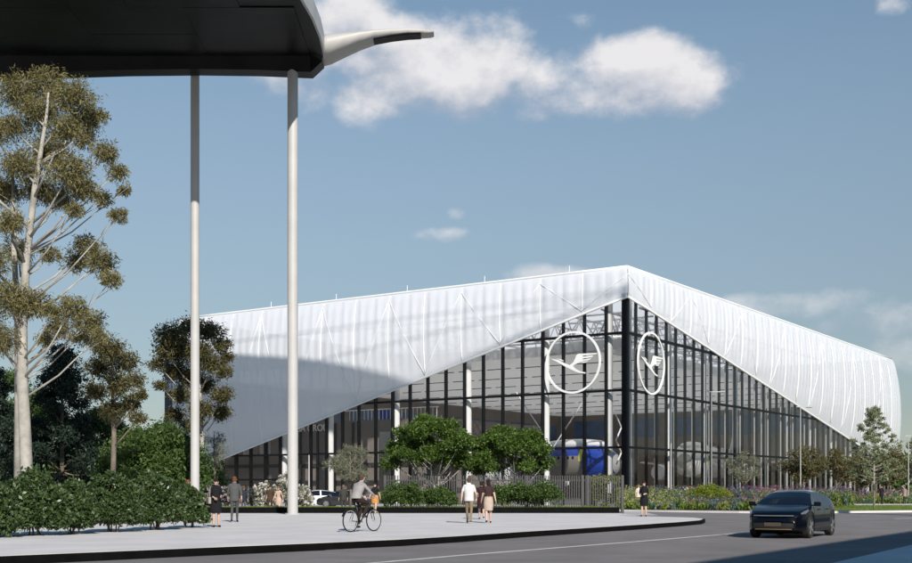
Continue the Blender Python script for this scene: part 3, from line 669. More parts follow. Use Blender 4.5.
# --- the tall eucalyptus at the left
d = 52.0; bs = AT(28, d, 0.1)
cl = [(20, 92, 24), (48, 85, 22), (75, 98, 24), (40, 112, 24), (85, 118, 20), (66, 128, 20), (12, 128, 18), (101, 117, 9), (84, 138, 13),
      (50, 152, 24), (20, 165, 22), (70, 172, 24), (38, 190, 20), (84, 190, 16), (5, 190, 20), (60, 198, 18), (105, 152, 15), (117, 172, 13), (124, 190, 9), (102, 198, 11), (119, 215, 11), (74, 210, 11), (10, 222, 18),
      (88, 246, 16), (100, 262, 18), (112, 280, 13), (76, 262, 14), (18, 252, 18), (50, 255, 12), (8, 300, 24), (35, 304, 18), (52, 312, 12), (72, 308, 17), (60, 328, 16), (90, 322, 17), (45, 338, 11), (80, 336, 13), (100, 335, 12), (-12, 130, 24), (-18, 190, 26), (-15, 260, 26), (-20, 320, 24), (0, 340, 20), (-35, 160, 28), (-40, 230, 28)]
cl = px_clumps(bs, d, cl, 2.0)
eut = tree('eucalyptus_tree', 'tall pale-barked eucalyptus with loose olive tufts rising over the hedge', 'tree', bs,
     [(0, 0, 0, .30), (-0.12, 0, ZP(440, d), .26), (-0.25, 0, ZP(380, d), .24), (-0.28, .1, ZP(330, d), .21), (-0.1, .1, ZP(260, d), .17), (0.3, 0, ZP(190, d), .13), (0.8, 0, ZP(120, d), .07), (0.9, 0, ZP(95, d), .04)],
     [(x, y, z, r * 1.03) for x, y, z, r in cl], (0.19, 0.22), MT['eu'], MT['bark'], 2500, droop=0.5, squash=0.78, shell=0.3, twig=10, tw=0.13, fork=0.75)
b = MB(); q0 = AT(18, 53.5); b.tube([(q0.x - bs.x, 1.5, 0), (q0.x - bs.x + .02, 1.5, ZP(340, d)), (q0.x - bs.x - .1, 1.2, ZP(230, d)), (q0.x - bs.x + .1, .6, ZP(150, d))], [.19, .16, .11, .04], 9); b.build('stem', MT['bark'], eut, smooth=True)
d = 58.0; bs = AT(112, d, 0.1)
cl = px_clumps(bs, d, [(110, 350, 16), (125, 362, 14), (100, 368, 15), (118, 385, 15), (135, 380, 10), (95, 392, 13), (130, 404, 11), (112, 410, 13), (141, 395, 8), (98, 345, 10), (138, 418, 9)], 1.4)
tree('slender_eucalyptus', 'thin eucalyptus with brown-green tufts between the tall tree and the column', 'tree', bs, [(0, 0, 0, .15), (.1, 0, 4, .12), (0, 0, 7, .06), (0, 0, 8, .03)], [(x, y, z, r * 1.12) for x, y, z, r in cl], (0.19, 0.28), MT['eud'], MT['bark2'], 2300, droop=0.4, shell=0.3, fork=0.7)
d = 75.0; bs = AT(202, d, 0.1)
cl = px_clumps(bs, d, [(170, 335, 15), (190, 328, 14), (210, 332, 14), (222, 345, 10), (180, 350, 16), (200, 352, 15), (165, 352, 12), (158, 365, 9), (175, 370, 13), (190, 378, 14), (212, 365, 12), (224, 372, 9), (226, 358, 8), (205, 385, 12), (222, 395, 12), (180, 395, 12), (200, 410, 13), (221, 412, 11), (175, 415, 10), (190, 425, 9), (160, 385, 7)], 2.0)
tree('spreading_eucalyptus', 'spreading brown-green eucalyptus standing behind the white column by the hall', 'tree', bs, [(0, 0, 0, .16), (0, 0, 4, .14), (-.1, 0, 7, .10), (-.2, 0, 10, .05), (-.2, 0, 11, .02)], [(x, y, z, r * 1.1) for x, y, z, r in cl], (0.22, 0.28), MT['eud'], MT['bark'], 1900, droop=0.4, shell=0.3, fork=0.8)
# --- dark background trees
for i, (px, d, h, w, m, lab) in enumerate([(62, 82, 11.5, 3.3, 'dark', 'dark blue-green conifer behind the tall eucalyptus trunk'), (-12, 78, 10.0, 3.4, 'dark', 'dark conifer at the far left behind the hedge'),
        (28, 92, 9.0, 3.6, 'mid', 'rounded green tree behind the pale eucalyptus trunk'), (88, 86, 7.0, 3.2, 'mid', 'low dense green tree behind the middle hedge bush'),
        (160, 68, 5.0, 2.6, 'mid', 'bushy green tree in front of the navy annex'), (120, 88, 6.0, 3.0, 'dark', 'dark broad tree behind the slender eucalyptus'), (134, 74, 4.5, 2.2, 'mid', 'short green tree beside the bushy green tree'), (-60, 85, 11, 4, 'mid', 'green tree beyond the left end of the hedge'),  # bushy green tree: darker leaf colour stands in for canopy shade
        (45, 104, 10.5, 4.6, 'dark', 'big dark tree deep behind the conifer'), (105, 108, 9.0, 4.6, 'dark', 'dark tree deep behind the slender eucalyptus'), (150, 104, 6.5, 4.0, 'dark', 'low dark tree in front of the annex'), (5, 100, 11.5, 4.4, 'mid', 'deep green tree behind the far-left conifer'), (190, 96, 4.2, 3.0, 'mid', 'low green tree between the column and the annex')]):
    bs = AT(px, d, 0.0); cl = []
    n = 26 if m == 'dark' else 20
    for k in range(n):
        f = (k + 0.5) / n; z = h * (0.10 + 0.86 * f); q = w * ((1 - f) ** 0.65 if m == 'dark' else math.sin(math.pi * (0.12 + 0.80 * f)) ** 0.6); a = k * 2.4
        cl.append((math.cos(a) * q * .72, math.sin(a) * q * .72, z, random.uniform(.75, 1.05) * (0.9 if m == 'dark' else 1.1)))
    tree('background_tree', lab, 'tree', bs, [(0, 0, 0, .18), (0, 0, h * .5, .12), (0, 0, h * .93, .03)], [(x, y, z, r * 1.15) for x, y, z, r in cl], (0.24, 0.42), MT[m], MT['bark2'], 900, 'trees behind the hedge', squash=0.7, shell=0.35, limbs=(i in (0, 4)))
# --- clipped round bushes of the hedge at the left
for i, (px, py, hw, h, lab) in enumerate([(-34, 538.5, 44, 1.9, 'first big hedge bush at the left end of the pavement'), (22, 536.5, 40, 2.1, 'big leafy hedge bush below the pale eucalyptus trunk'), (66, 534.8, 26, 1.7, 'narrow hedge bush right of the eucalyptus trunk'), (105, 532.8, 33, 2.1, 'full hedge bush under the slender eucalyptus'), (149, 530.5, 30, 2.15, 'tall hedge bush next to the small end bush'), (185, 528.2, 21, 1.7, 'small round bush ending the hedge by the woman in black')]):
    p = H(px, py, PZ); r = hw / F * p.y; p.y += r * 0.8; d = p.y
    o = empty('hedge_bush', p, 0, lab, 'bush', 'hedge bushes along the pavement'); cl = []
    for k in range(16):
        a = k * 2.4; q = math.sqrt((k + .5) / 16) * r * 0.72; cl.append((math.cos(a) * q, math.sin(a) * q * .8, h * (0.76 - 0.75 * (q / r) ** 2) + random.uniform(-.2, .16), r * random.uniform(.26, .42)))
        cl.append((math.cos(a) * q * 1.05, math.sin(a) * q * .9, h * 0.25 + random.uniform(-.05, .12), r * random.uniform(.3, .4)))
    Ps, Ds = zip(*[clump_points(c[:3], c[3], 620, 8, 0.85, 0.5, 0.14) for c in cl]); P = np.concatenate(Ps); D = np.concatenate(Ds)
    P[:, 2] = np.clip(P[:, 2], 0.03, None)
    b = MB()
    for q in range(7): b.tube([(random.uniform(-.2, .2), random.uniform(-.2, .2), 0), (random.uniform(-.6, .6) * r, random.uniform(-.5, .5) * r, h * .7)], [.025, .01], 5)
    b.build('stem', MT['bark2'], o); leaf_mesh('foliage', P, D, 0.125, 0.5, MT['hedge'], o, None, 0.9)
# --- bushes on the planting strip, in front of the fence
for i, (px, hw, h, d, lab) in enumerate([(403, 25, 1.75, 66.9, 'bush on the planting strip behind the cyclist'), (438, 22, 1.5, 66.9, 'bush on the planting strip left of the man in the white shirt'), (504, 20, 1.65, 66.9, 'bush on the planting strip right of the woman in the beige skirt'), (536, 30, 2.0, 67.0, 'widest bush on the planting strip, against the open fence')]):
    r = hw / F * d; p = AT(px, d, 0.46); o = empty('strip_bush', p, 0, lab, 'bush', 'bushes along the fence'); cl = []
    for k in range(18):
        a = k * 2.4; q = math.sqrt((k + .5) / 18) * r * .75; cl.append((math.cos(a) * q, math.sin(a) * q * .65, h * (0.62 - 0.3 * (q / r) ** 2) * random.uniform(.55, 1.1), r * random.uniform(.28, .4)))
    Ps, Ds = zip(*[clump_points(c[:3], c[3], 420, 8, 0.85, 0.5, 0.14) for c in cl]); P = np.concatenate(Ps); P[:, 2] = np.clip(P[:, 2], 0.02, None)
    b = MB()
    for q in range(6): b.tube([(random.uniform(-.15, .15), random.uniform(-.1, .1), -0.02), (random.uniform(-.6, .6) * r, random.uniform(-.3, .3) * r, h * .7)], [.02, .008], 5)
    b.build('stem', MT['bark2'], o); leaf_mesh('foliage', P, np.concatenate(Ds), 0.13, 0.5, MT['mid'], o, None, 0.7)
# --- two fresh green multi-stem trees by the fence
for (px, d, hw, y0, y1, lab) in [(431, 71.5, 50, 405, 482, 'wide fresh green multi-stem tree behind the fence'), (511, 73.0, 46, 419, 484, 'smaller rounder green multi-stem tree nearest the aircraft')]:
    bs = AT(px, d, 0.0); rx = hw / F * d; z0, z1 = ZP(y1, d), ZP(y0, d); cl = []
    for k in range(46):
        a = k * 2.4; f = (k + .5) / 46; q = math.sqrt(f) * rx * 0.86; top = (1 - (q / rx) ** 2) ** 0.5; z = z0 + (z1 - z0) * (0.16 + (0.80 * top - .12) * random.choice((1, .92, .55, .25)))
        cl.append((math.cos(a) * q, math.sin(a) * q, z, random.uniform(.46, .72)))
    o = tree('multi_stem_tree', lab, 'tree', bs, [(0, 0, 0, .11), (.15, 0, 1.2, .09), (.3, .1, z0 + .8, .05), (.3, .1, z1 - .8, .02)], cl, (0.17, 0.5), MT['fresh'], MT['bark'], 1700, 'green trees by the fence', shell=0.4, squash=0.7, fork=0.8)
    for q in (-1, 1, 2):
        b = MB(); b.tube([(0.05 * q, 0, 0), (-.28 * q + .1, .1 * q, 1.4), (-.55 * q, .2 * q, z0 + .9)], [.08, .065, .03], 7); b.build('stem', MT['bark'], o, smooth=True)
# --- olives and the trees along the right side
def leafy(name, lab, px, d, hw, y0, y1, m, leaf, dens, n, cr, th=None, bark='bark2', grp=None, shell=0.35):
    bs = AT(px, d, 0.05); rx = hw / F * d; z0, z1 = ZP(y1, d), ZP(y0, d); cl = blob_clumps(rx * .82, rx * .82, (z0 + z1) / 2, (z1 - z0) / 2 * .85, n, cr[0], cr[1])
    return tree(name, lab, 'tree', bs, [(0, 0, 0, .10), (.06, 0, z0 * .6, .08), (0, 0, (z0 + z1) / 2, .05), (0, 0, z1 - .4, .02)], cl, leaf, MT[m], MT[bark], dens, grp, shell=shell, fork=0.6)
leafy('olive_tree', 'silvery olive tree behind the cyclist', 350, 84, 29, 444, 487, 'olive', (0.15, 0.22), 800, 44, (.36, .6))
leafy('olive_tree', 'silvery olive tree behind the flower bed by the lime mound', 742, 99, 21, 449, 486, 'olive', (0.16, 0.22), 640, 30, (.36, .6))
leafy('broad_tree', 'broad brown-green tree behind the black car', 803, 104, 25, 443, 486, 'rust', (0.20, 0.4), 520, 36, (.5, .8))
leafy('broad_tree', 'brown-green tree between the lamp post and the pale young tree', 836, 108, 20, 447, 487, 'rust', (0.20, 0.4), 520, 28, (.5, .75))
leafy('wispy_shrub_tree', 'wispy yellow-green small tree at the corner of the glazing', 214, 84, 16, 428, 478, 'olive', (0.16, 0.2), 420, 22, (.35, .6))
# pale young tree with tiered branches
d = 86.5; bs = AT(874, d, 0.11); cl = []; ht = ZP(407, d)
for k in range(80):
    f = (k + .5) / 80; z = 1.9 + (ht - 2.1) * f; q = (0.2 + 2.1 * (1 - f) ** 0.65) * random.uniform(.35, 1.0) * (0.65 + .35 * min(1, f * 6)); a = k * 2.4 + random.uniform(-.3, .3)
    cl.append((math.cos(a) * q, math.sin(a) * q, z + .1 * q, random.uniform(.26, .42)))
tree('young_tree', 'pale young tree with tiered branches on the lawn', 'tree', bs, [(0, 0, 0, .07), (0, 0, 2.5, .06), (0, 0, ht - .4, .015)], cl, (0.15, 0.36), MT['pale'], MT['bark'], 1150, squash=0.5, shell=0.2, fork=0.15)
for i, (px, d, hw, y0, y1, m, lab) in enumerate([(912, 140, 24, 432, 484, 'pale', 'pale green tree beyond the right end of the hall'), (890, 128, 15, 448, 488, 'rust', 'brownish tree under the right end of the hall'), (940, 150, 26, 438, 486, 'mid', 'green tree past the right end of the hall'), (862, 126, 13, 455, 488, 'rust', 'small brownish tree behind the pale young tree')]):
    leafy('distant_tree', lab, px, d, hw, y0, y1, m, (0.26, 0.42), 260, 26, (.7, 1.1), grp='trees at the right end of the hall')
# far wood along the horizon, one mass
n = 26000; x = rng.uniform(-420, 520, n); f = rng.random(n); yy = 360 + 30 * rng.random(n) + 0.05 * np.abs(x)
hh = 9 + 3.5 * np.sin(x * .05) + 2.5 * np.sin(x * .17 + 1) + 1.5 * np.sin(x * .41)
P = np.stack([x, yy, hh * f ** 0.8], 1); o = leaf_mesh('distant_wood', P, np.tile([0, -.3, .6], (n, 1)), 2.4, 0.6, MT['mid'], None); tag(o, 'low green wood along the horizon beyond the hall', 'wood', kind='stuff')

# --- flowering shrubs near the hall
for i, (px, d, hw, h, m, lab) in enumerate([(263, 79, 17, 2.5, 'blossom', 'white-flowering shrub behind the couple by the kerb'), (286, 80, 17, 3.1, 'blossom', 'taller white-flowering shrub behind the big column'), (303, 81, 12, 2.2, 'blossom', 'white-flowering shrub beside the parked white car'), (204, 78, 17, 2.8, 'lilac', 'lilac-flowering shrub behind the woman in black'), (228, 79, 14, 2.4, 'lilac', 'lilac-flowering shrub behind the man in the grey suit'), (188, 77, 15, 2.3, 'lilac', 'lilac-flowering shrub at the foot of the far column')]):
    p = AT(px, d, 0.01); r = hw / F * d; o = empty('flowering_shrub', p, 0, lab, 'shrub', 'flowering shrubs by the hall'); cl = []
    for k in range(20):
        a = k * 2.4; q = math.sqrt((k + .5) / 20) * r * .8; cl.append((math.cos(a) * q, math.sin(a) * q, h * (0.72 - 0.35 * (q / r) ** 2) * random.uniform(.35, 1.1), random.uniform(.24, .36)))
    Ps, Ds = zip(*[clump_points(c[:3], c[3], 240, 8, 0.9, 0.4, 0.15) for c in cl]); P = np.concatenate(Ps); P[:, 2] = np.clip(P[:, 2], 0.03, None)
    leaf_mesh('foliage', P, np.concatenate(Ds), 0.14, 0.5, MT['olive'] if m == 'blossom' else MT['mid'], o)
    Ps, Ds = zip(*[clump_points(c[:3], c[3] * 1.08, 90, 6, 0.9, 0.85, 0.10) for c in cl]); P = np.concatenate(Ps); P[:, 2] = np.clip(P[:, 2], 0.06, None)
    leaf_mesh('blossom', P, np.concatenate(Ds), 0.16, 0.85, MT[m], o)
    b = MB()
    for q in range(6): b.tube([(random.uniform(-.1, .1), random.uniform(-.1, .1), -.02), (random.uniform(-.5, .5) * r, random.uniform(-.5, .5) * r, h * .7)], [.02, .008], 5)
    b.build('stem', MT['bark2'], o)
# lime mound in the bed
p = AT(709, 85.5, 0.1); o = empty('lime_mound', p, 0, 'rounded lime green shrub mound in the flower bed', 'shrub'); cl = [(math.cos(k * 2.4) * 1.75 * math.sqrt((k + .5) / 26), math.sin(k * 2.4) * 1.2 * math.sqrt((k + .5) / 26), 1.50 - .85 * ((k + .5) / 26), random.uniform(.35, .5)) for k in range(26)]
Ps, Ds = zip(*[clump_points(c[:3], c[3], 330, 8, 0.8, 0.5, 0.13) for c in cl]); P = np.concatenate(Ps); P[:, 2] = np.clip(P[:, 2], 0.03, None); leaf_mesh('foliage', P, np.concatenate(Ds), 0.12, 0.5, MT['lime'], o)
b = MB(); b.tube([(0, 0, 0), (.3, .1, .9)], [.05, .02], 6); b.build('stem', MT['bark2'], o)
p = AT(604, 70.5, 0.05); o = empty('lime_mound', p, 0, 'yellow-green shrub showing above the end of the fence', 'shrub'); cl = [(random.uniform(-.75, .75), random.uniform(-.4, .4), random.uniform(.5, 2.1), .33) for k in range(20)]
Ps, Ds = zip(*[clump_points(c[:3], c[3], 260, 8, 0.8, 0.5, 0.13) for c in cl]); leaf_mesh('foliage', np.concatenate(Ps), np.concatenate(Ds), 0.12, 0.5, MT['lime'], o)
b = MB(); b.tube([(0, 0, 0), (.1, .1, 1.5)], [.05, .02], 6); b.build('stem', MT['bark2'], o)
# --- the mixed flower bed: nobody could count it
def flower_field(name, lab, n, sampler, hfun, palette):
    P, D, S, I = [], [], [], []
    keys = sorted({k for _, lst in palette for k in lst} | {'fresh', 'teal', 'lime', 'grass', 'olive'}); mats = [MT[k] for k in keys]
    for _ in range(n):
        x, y = sampler(); px = CX + x / y * F; h = hfun(x, y) * random.uniform(.55, 1.1)
        z = 0.5 * math.sin(x * 1.3 + math.sin(y * .9) * 1.2) + .35 * math.sin(y * 1.1 + x * .35)
        j = min(len(palette) - 1, max(0, int((px - palette[0][0]) / (palette[-1][0] - palette[0][0]) * (len(palette) - 1) + z * .8 + .5)))
        green = ('lime', 'olive', 'teal', 'fresh', 'grass')[int(abs(math.sin(x * .8 + y * .33)) * 4.99)]; fl = palette[j][1][int(abs(math.sin(x * 2.1) + math.cos(y * 1.7)) * 10) % len(palette[j][1])]
        for q in range(5):
            P.append((x + random.gauss(0, .10), y + random.gauss(0, .10), .1 + h * random.uniform(.1, .85))); D.append((random.gauss(0, .35), random.gauss(0, .35), 1)); S.append(random.uniform(.16, .34)); I.append(keys.index(green))
        if random.random() < .55:
            for q in range(3):
                P.append((x + random.gauss(0, .07), y + random.gauss(0, .07), .1 + h * random.uniform(.82, 1.05))); D.append((random.gauss(0, 1), -1, .5)); S.append(random.uniform(.09, .17)); I.append(keys.index(fl))
    o = leaf_mesh(name, np.array(P), np.array(D), .2, .42, mats, None, np.array(I), 0.25, np.array(S)); return tag(o, lab, 'flowers', kind='stuff')
def samp_a():
    while True:
        y = random.uniform(80, 104); px = random.uniform(618, 852); x = (px - CX) / F * y
        lim = H(min(max(px, 614), 1000), np.interp(px, [k[0] for k in KB], [k[1] for k in KB])).y + 0.5
        fr = C0.y + (x - C0.x) / UR.x * UR.y if x > C0.x else 105
        if y > max(lim, 80 if px < 775 else 96) and y < fr - 2.2: return x, y
flower_field('flower_bed', 'mixed flower bed in front of the long glass wall', 10500, samp_a, lambda x, y: 0.65 + 0.9 * min(1, (y - 80) / 12), [(620, ['yellow', 'lilac']), (660, ['yellow', 'lilac', 'yellow']), (690, ['blue', 'yellow']), (715, ['red', 'blue', 'blue']), (750, ['blue', 'magenta', 'blue']), (775, ['magenta', 'lilac']), (800, ['lilac', 'violet'])])
def samp_b():
    while True:
        y = random.uniform(114.5, 132); px = random.uniform(800, 960); x = (px - CX) / F * y; fr = C0.y + (x - C0.x) / UR.x * UR.y
        if y < fr - 2: return x, y
flower_field('flower_border', 'purple and pink flower border behind the footway', 3800, samp_b, lambda x, y: 0.9 + .5 * min(1, (y - 114) / 10), [(800, ['lilac', 'violet']), (850, ['violet', 'magenta', 'lilac']), (890, ['magenta', 'violet', 'red']), (930, ['lilac', 'blossom'])])
# grass on the strip and lawn edges
n = 9000; P = np.stack([rng.uniform(-20, 8.8, n), rng.uniform(65.75, 68.5, n), np.full(n, .51)], 1)
tag(leaf_mesh('strip_grass', P, np.tile([0, 0, 1.], (n, 1)), 0.10, 0.14, MT['grass'], None, None, .35), 'short grass on the strip behind the dark edging', 'grass', kind='stuff')
n = 14000; y = rng.uniform(78, 103, n); P = np.stack([(rng.uniform(785, 935, n) - CX) / F * y, y, np.full(n, .16)], 1)
tag(leaf_mesh('lawn_grass', P, np.tile([0, 0, 1.], (n, 1)), 0.12, 0.14, MT['grass'], None, None, .35), 'short mown grass of the lawn by the road', 'grass', kind='stuff')

# ================================================================= fence
fence = empty('slat_fence', (2.6, 69.3, 0), 0, 'grey vertical slat fence along the planting strip', 'fence'); fo = fence.location
FX0, FX1 = AT(386, 69.3).x, AT(622, 69.3).x; zt = ZP(475.5, 69.3)
slm = MB().box((0, 0, 0.12 + (zt - .12) / 2), (0.055, 0.09, zt - .12)); first = None; k = 0; x = FX0
while x < FX1:
    if first is None: first = slm.build('slat', MT['fencegrey'], fence); o = first
    else: o = first.copy(); col.objects.link(o)
    o.location = (x - fo.x, random.uniform(-.006, .006), random.uniform(-.012, .012)); x += 0.137; k += 1
for x in [FX0 - .05, AT(470, 69.3).x, AT(527, 69.3).x, AT(582.5, 69.3).x, AT(588, 69.3).x, FX1 + .02]:
    b = MB(); b.box((x - fo.x, -0.02, zt / 2), (0.16, 0.16, zt + .02)); b.build('post', MT['fencegrey'], fence, bevel=.01)
for z in (0.16, zt - 0.28):
    b = MB(); b.box(((FX0 + FX1) / 2 - fo.x, .075, z), (FX1 - FX0, .05, .07)); b.build('rail', MT['fencegrey'], fence)
b = MB(); b.box(((AT(540, 69.3).x + FX1) / 2 - fo.x, -0.09, .10), (FX1 - AT(540, 69.3).x, .08, .13)); b.build('ground_beam', MT['fencegrey'], fence)
# ================================================================= lamp posts
def lamp_post(px, d, ytop, arm, lab, r=.05):
    h = ZP(ytop, d); o = empty('lamp_post', AT(px, d, 0.1), 0, lab, 'lamp post', 'lamp posts'); h -= .1
    b = MB(); b.tube([(0, 0, 0), (0, 0, h)], [r, r * .7], 10); b.build('pole', MT['fascia'], o, smooth='auto')
    b = MB(); b.tube([(0, 0, 0), (0, 0, .35)], r * 1.6, 10); b.build('foot', MT['fencegrey'], o, smooth='auto')
    if arm:
        b = MB(); b.box((arm / 2 - .15 * (1 if arm > 0 else -1), 0, h + .02), (abs(arm) + .4, .10, .06)); b.build('arm', MT['fascia'], o)
        b = MB(); b.box((arm * .75, 0, h - .03), (abs(arm) * .5, .16, .05)); b.build('lamp_head', MT['fencegrey'], o, bevel=.01)
lamp_post(800.5, 96, 407, 0.9, 'slim lamp post rising behind the black car')
lamp_post(711.5, 92, 392, 1.0, 'slim lamp post behind the lime mound')
lamp_post(309, 92, 455, 0.0, 'short grey lamp post beside the big column', .07)
lamp_post(908.5, 118, 436, 0.6, 'slim lamp post past the pale young tree')
lamp_post(671, 93, 443, 0.0, 'plain pole in front of the glazing by the woman in black', .05)
# ================================================================= people
PM = {}
def cloth(c, name=None):
    k = tuple(c)
    if k not in PM: PM[k] = mat(name or 'cloth_%02x%02x%02x' % tuple(int(min(1, x) * 255) for x in c), c, 0.9, 0.12, 6, 0.25, 30, spec=0.12)
    return PM[k]
SKIN = mat('skin', (0.52, 0.34, 0.26), 0.55, 0.06, 8)
SHOE = cloth((0.012, 0.012, 0.012))
def lerp(a, b, t): return [a[i] + (b[i] - a[i]) * t for i in range(3)]
POSES = {
 'stand': dict(legs=[((.10, -.01, .50), (.115, .02, .085)), ((-.10, -.02, .50), (-.12, .0, .085))], arms=[((.25, .03, 1.14), (.27, -.05, .90)), ((-.25, .03, 1.14), (-.26, -.06, .90))]),
 'walk': dict(legs=[((.09, -.14, .50), (.09, -.22, .09)), ((-.09, .03, .49), (-.09, .27, .14))], arms=[((.25, .09, 1.15), (.26, .14, .92)), ((-.25, -.02, 1.14), (-.26, -.20, .93))]),
 'stride': dict(legs=[((.09, .02, .49), (.09, .20, .12)), ((-.09, -.10, .50), (-.09, -.14, .085))], arms=[((.25, -.02, 1.14), (.26, -.16, .92)), ((-.25, .08, 1.15), (-.27, .10, .92))]),
 'hold': dict(legs=[((.09, -.02, .50), (.10, .01, .085)), ((-.09, -.04, .50), (-.10, -.03, .085))], arms=[((.24, .02, 1.14), (.12, -.22, 1.10)), ((-.25, .03, 1.14), (-.13, -.22, 1.05))]),
 'cycle': dict(torso=[(0, .26, 1.02), (0, .20, 1.18), (0, .10, 1.37), (0, .03, 1.49), (0, .0, 1.55), (0, -.035, 1.64), (0, -.03, 1.73)], sh=(.19, .09, 1.42), hip=(.10, .24, .97),
               legs=[((.11, -.10, .66), (.12, .10, .20)), ((-.11, -.20, .86), (-.12, .06, .52))], arms=[((.28, -.10, 1.20), (.26, -.36, 1.06)), ((-.28, -.10, 1.20), (-.26, -.36, 1.06))]),
 'sit': dict(torso=[(0, .0, .55), (0, .0, .72), (0, -.02, .93), (0, -.03, 1.05), (0, -.03, 1.11), (0, -.05, 1.20), (0, -.04, 1.29)], sh=(.18, -.02, .99), hip=(.09, -.02, .53),
             legs=[((.11, -.42, .52), (.11, -.40, .085)), ((-.11, -.42, .52), (-.11, -.42, .085))], arms=[((.24, -.05, .74), (.14, -.3, .72)), ((-.24, -.05, .74), (-.14, -.3, .72))]),
}
def person(label, p, rz, h, pose, top, low, shoe=None, hair=(0.03, 0.02, 0.015), sleeve='long', skirt=None, jacket=None, longhair=False, legs_bare=False, group=None, bag=None, female=False):
    """one continuous body (joints grown with Skin + Subdivision), coloured by what covers each region; faces -Y"""
    q = POSES[pose]; V, E, RAD, CL = [], [], [], []
    def v(co, r, c): V.append(tuple(co)); RAD.append(r if isinstance(r, tuple) else (r, r)); CL.append(c); return len(V) - 1
    def e(a, b): E.append((a, b)); return b
    T = q.get('torso', [(0, 0, .95), (0, .01, 1.12), (0, .0, 1.33), (0, .005, 1.455), (0, -.01, 1.52), (0, -.03, 1.61), (0, -.02, 1.69)])
    wsc = .88 if female else 1.0
    R_ = [(.155 * wsc, .115), (.135 * wsc * .95, .105), (.165 * wsc, .115), (.085, .075), (.055, .055), (.077, .095), (.062, .075)]
    ids = []
    for i, (c, r) in enumerate(zip(T, R_)):
        k = v(c, r, ('low', 'top', 'top', 'top', 'skin', 'head', 'head')[i]); ids.append(k)
        if i: e(ids[-2], k)
    sh = q.get('sh', (.175, .0, 1.40)); hip = q.get('hip', (.09, 0, .89))
    for s, (kn, an) in zip((1, -1), q['legs']):
        hp = v((hip[0] * s, hip[1], hip[2]), .092, 'low'); e(ids[0], hp)
        m = v(lerp((hip[0] * s, hip[1], hip[2]), kn, .5), .08, 'low'); e(hp, m); k = v(kn, .057, 'shin'); e(m, k)
        cf = v(lerp(kn, an, .35), .056, 'shin'); e(k, cf); a = v(an, .038, 'shin'); e(cf, a)
        hl = v((an[0], an[1] + .02, an[2] - .045), .04, 'foot'); e(a, hl)
        t1 = v((an[0] + .01 * s, an[1] - .10, an[2] - .05), (.042, .033), 'foot'); e(hl, t1); t2 = v((an[0] + .015 * s, an[1] - .18, an[2] - .055), (.036, .025), 'foot'); e(t1, t2)
    for s, (el, wr) in zip((1, -1), q['arms']):
        s0 = v((sh[0] * s * wsc, sh[1], sh[2]), .062, 'top'); e(ids[2], s0); el = (el[0] * wsc, el[1], el[2])
        m = v(lerp((sh[0] * s * wsc, sh[1], sh[2]), el, .5), .052, 'upper'); e(s0, m); k = v(el, .041, 'fore'); e(m, k)
        f = v(lerp(el, wr, .4), .039, 'fore'); e(k, f); w = v(wr, .026, 'hand'); e(f, w)
        dr = (Vector(wr) - Vector(el)).normalized(); sd = dr.cross(Vector((s, 0, .2))).normalized(); pl = Vector(wr) + dr * .05
        pa = v(pl, (.036, .018), 'hand'); e(w, pa)
        for j, ln in enumerate((.072, .082, .078, .06)):
            off = sd * (.027 - .018 * j); a1 = v(pl + dr * .035 + off, .0095, 'hand'); e(pa, a1); cur = Vector((-s, 0, 0)) * .018
            a2 = v(pl + dr * (.035 + ln * .5) + off * 1.1, .009, 'hand'); e(a1, a2); a3 = v(pl + dr * (.035 + ln) + off * 1.1 + cur, .008, 'hand'); e(a2, a3)
        th = v(Vector(wr) + dr * .04 + sd * .045, .010, 'hand'); e(pa, th); t3 = v(Vector(wr) + dr * .085 + sd * .062, .009, 'hand'); e(th, t3)
    me = bpy.data.meshes.new('tmp'); me.from_pydata(V, E, []); ob = bpy.data.objects.new('tmp', me); col.objects.link(ob)
    md = ob.modifiers.new('s', 'SKIN'); md.use_smooth_shade = True
    for i, sv in enumerate(me.skin_vertices[0].data): sv.radius = RAD[i]; sv.use_root = (i == 0)
    sb = ob.modifiers.new('d', 'SUBSURF'); sb.levels = 2
    bpy.context.view_layer.update(); dg = bpy.context.evaluated_depsgraph_get()
    body = bpy.data.meshes.new_from_object(ob.evaluated_get(dg)); bpy.data.objects.remove(ob)
    body.name = 'body'
    bare = SKIN
    topm, lowm, shoem = cloth(top), cloth(low), cloth(shoe) if shoe else SHOE
    slots = {'top': topm, 'low': lowm, 'skin': bare, 'head': bare, 'shin': bare if legs_bare else lowm, 'foot': shoem, 'upper': bare if sleeve == 'none' else topm, 'fore': topm if sleeve == 'long' else bare, 'hand': bare}
    keys = list(slots); body.materials.clear()
    for k in keys: body.materials.append(slots[k])
    VA = np.array(V); cen = np.array([tuple(f.center) for f in body.polygons]); dd = ((cen[:, None, :] - VA[None]) ** 2).sum(2) - (np.array([r[0] for r in RAD]) ** 2 * .6)[None]
    near = dd.argmin(1); body.polygons.foreach_set('material_index', np.array([keys.index(CL[i]) for i in near], dtype=np.int32))
    body.polygons.foreach_set('use_smooth', [True] * len(body.polygons)); body.update()
    root = empty('person', p, rz, label, 'person', group); sc_ = h / 1.77; root.scale = (sc_,) * 3
    bo = bpy.data.objects.new('body', body); col.objects.link(bo); bo.parent = root
    hd = Vector(T[5]); hm = cloth(hair)
    b = MB(); b.ball((hd.x, hd.y + .022, hd.z + .035), (.088, .100, .098), 14, 8, -.35, 1.0); b.ball((hd.x, hd.y + .055, hd.z - .01), (.078, .062, .085 if not longhair else .15), 12, 8); b.build('hair', hm, root, smooth=True)
    b = MB(); b.ball((hd.x, hd.y - .100, hd.z - .012), (.013, .022, .022), 8, 6); b.build('nose', SKIN, root, smooth=True)
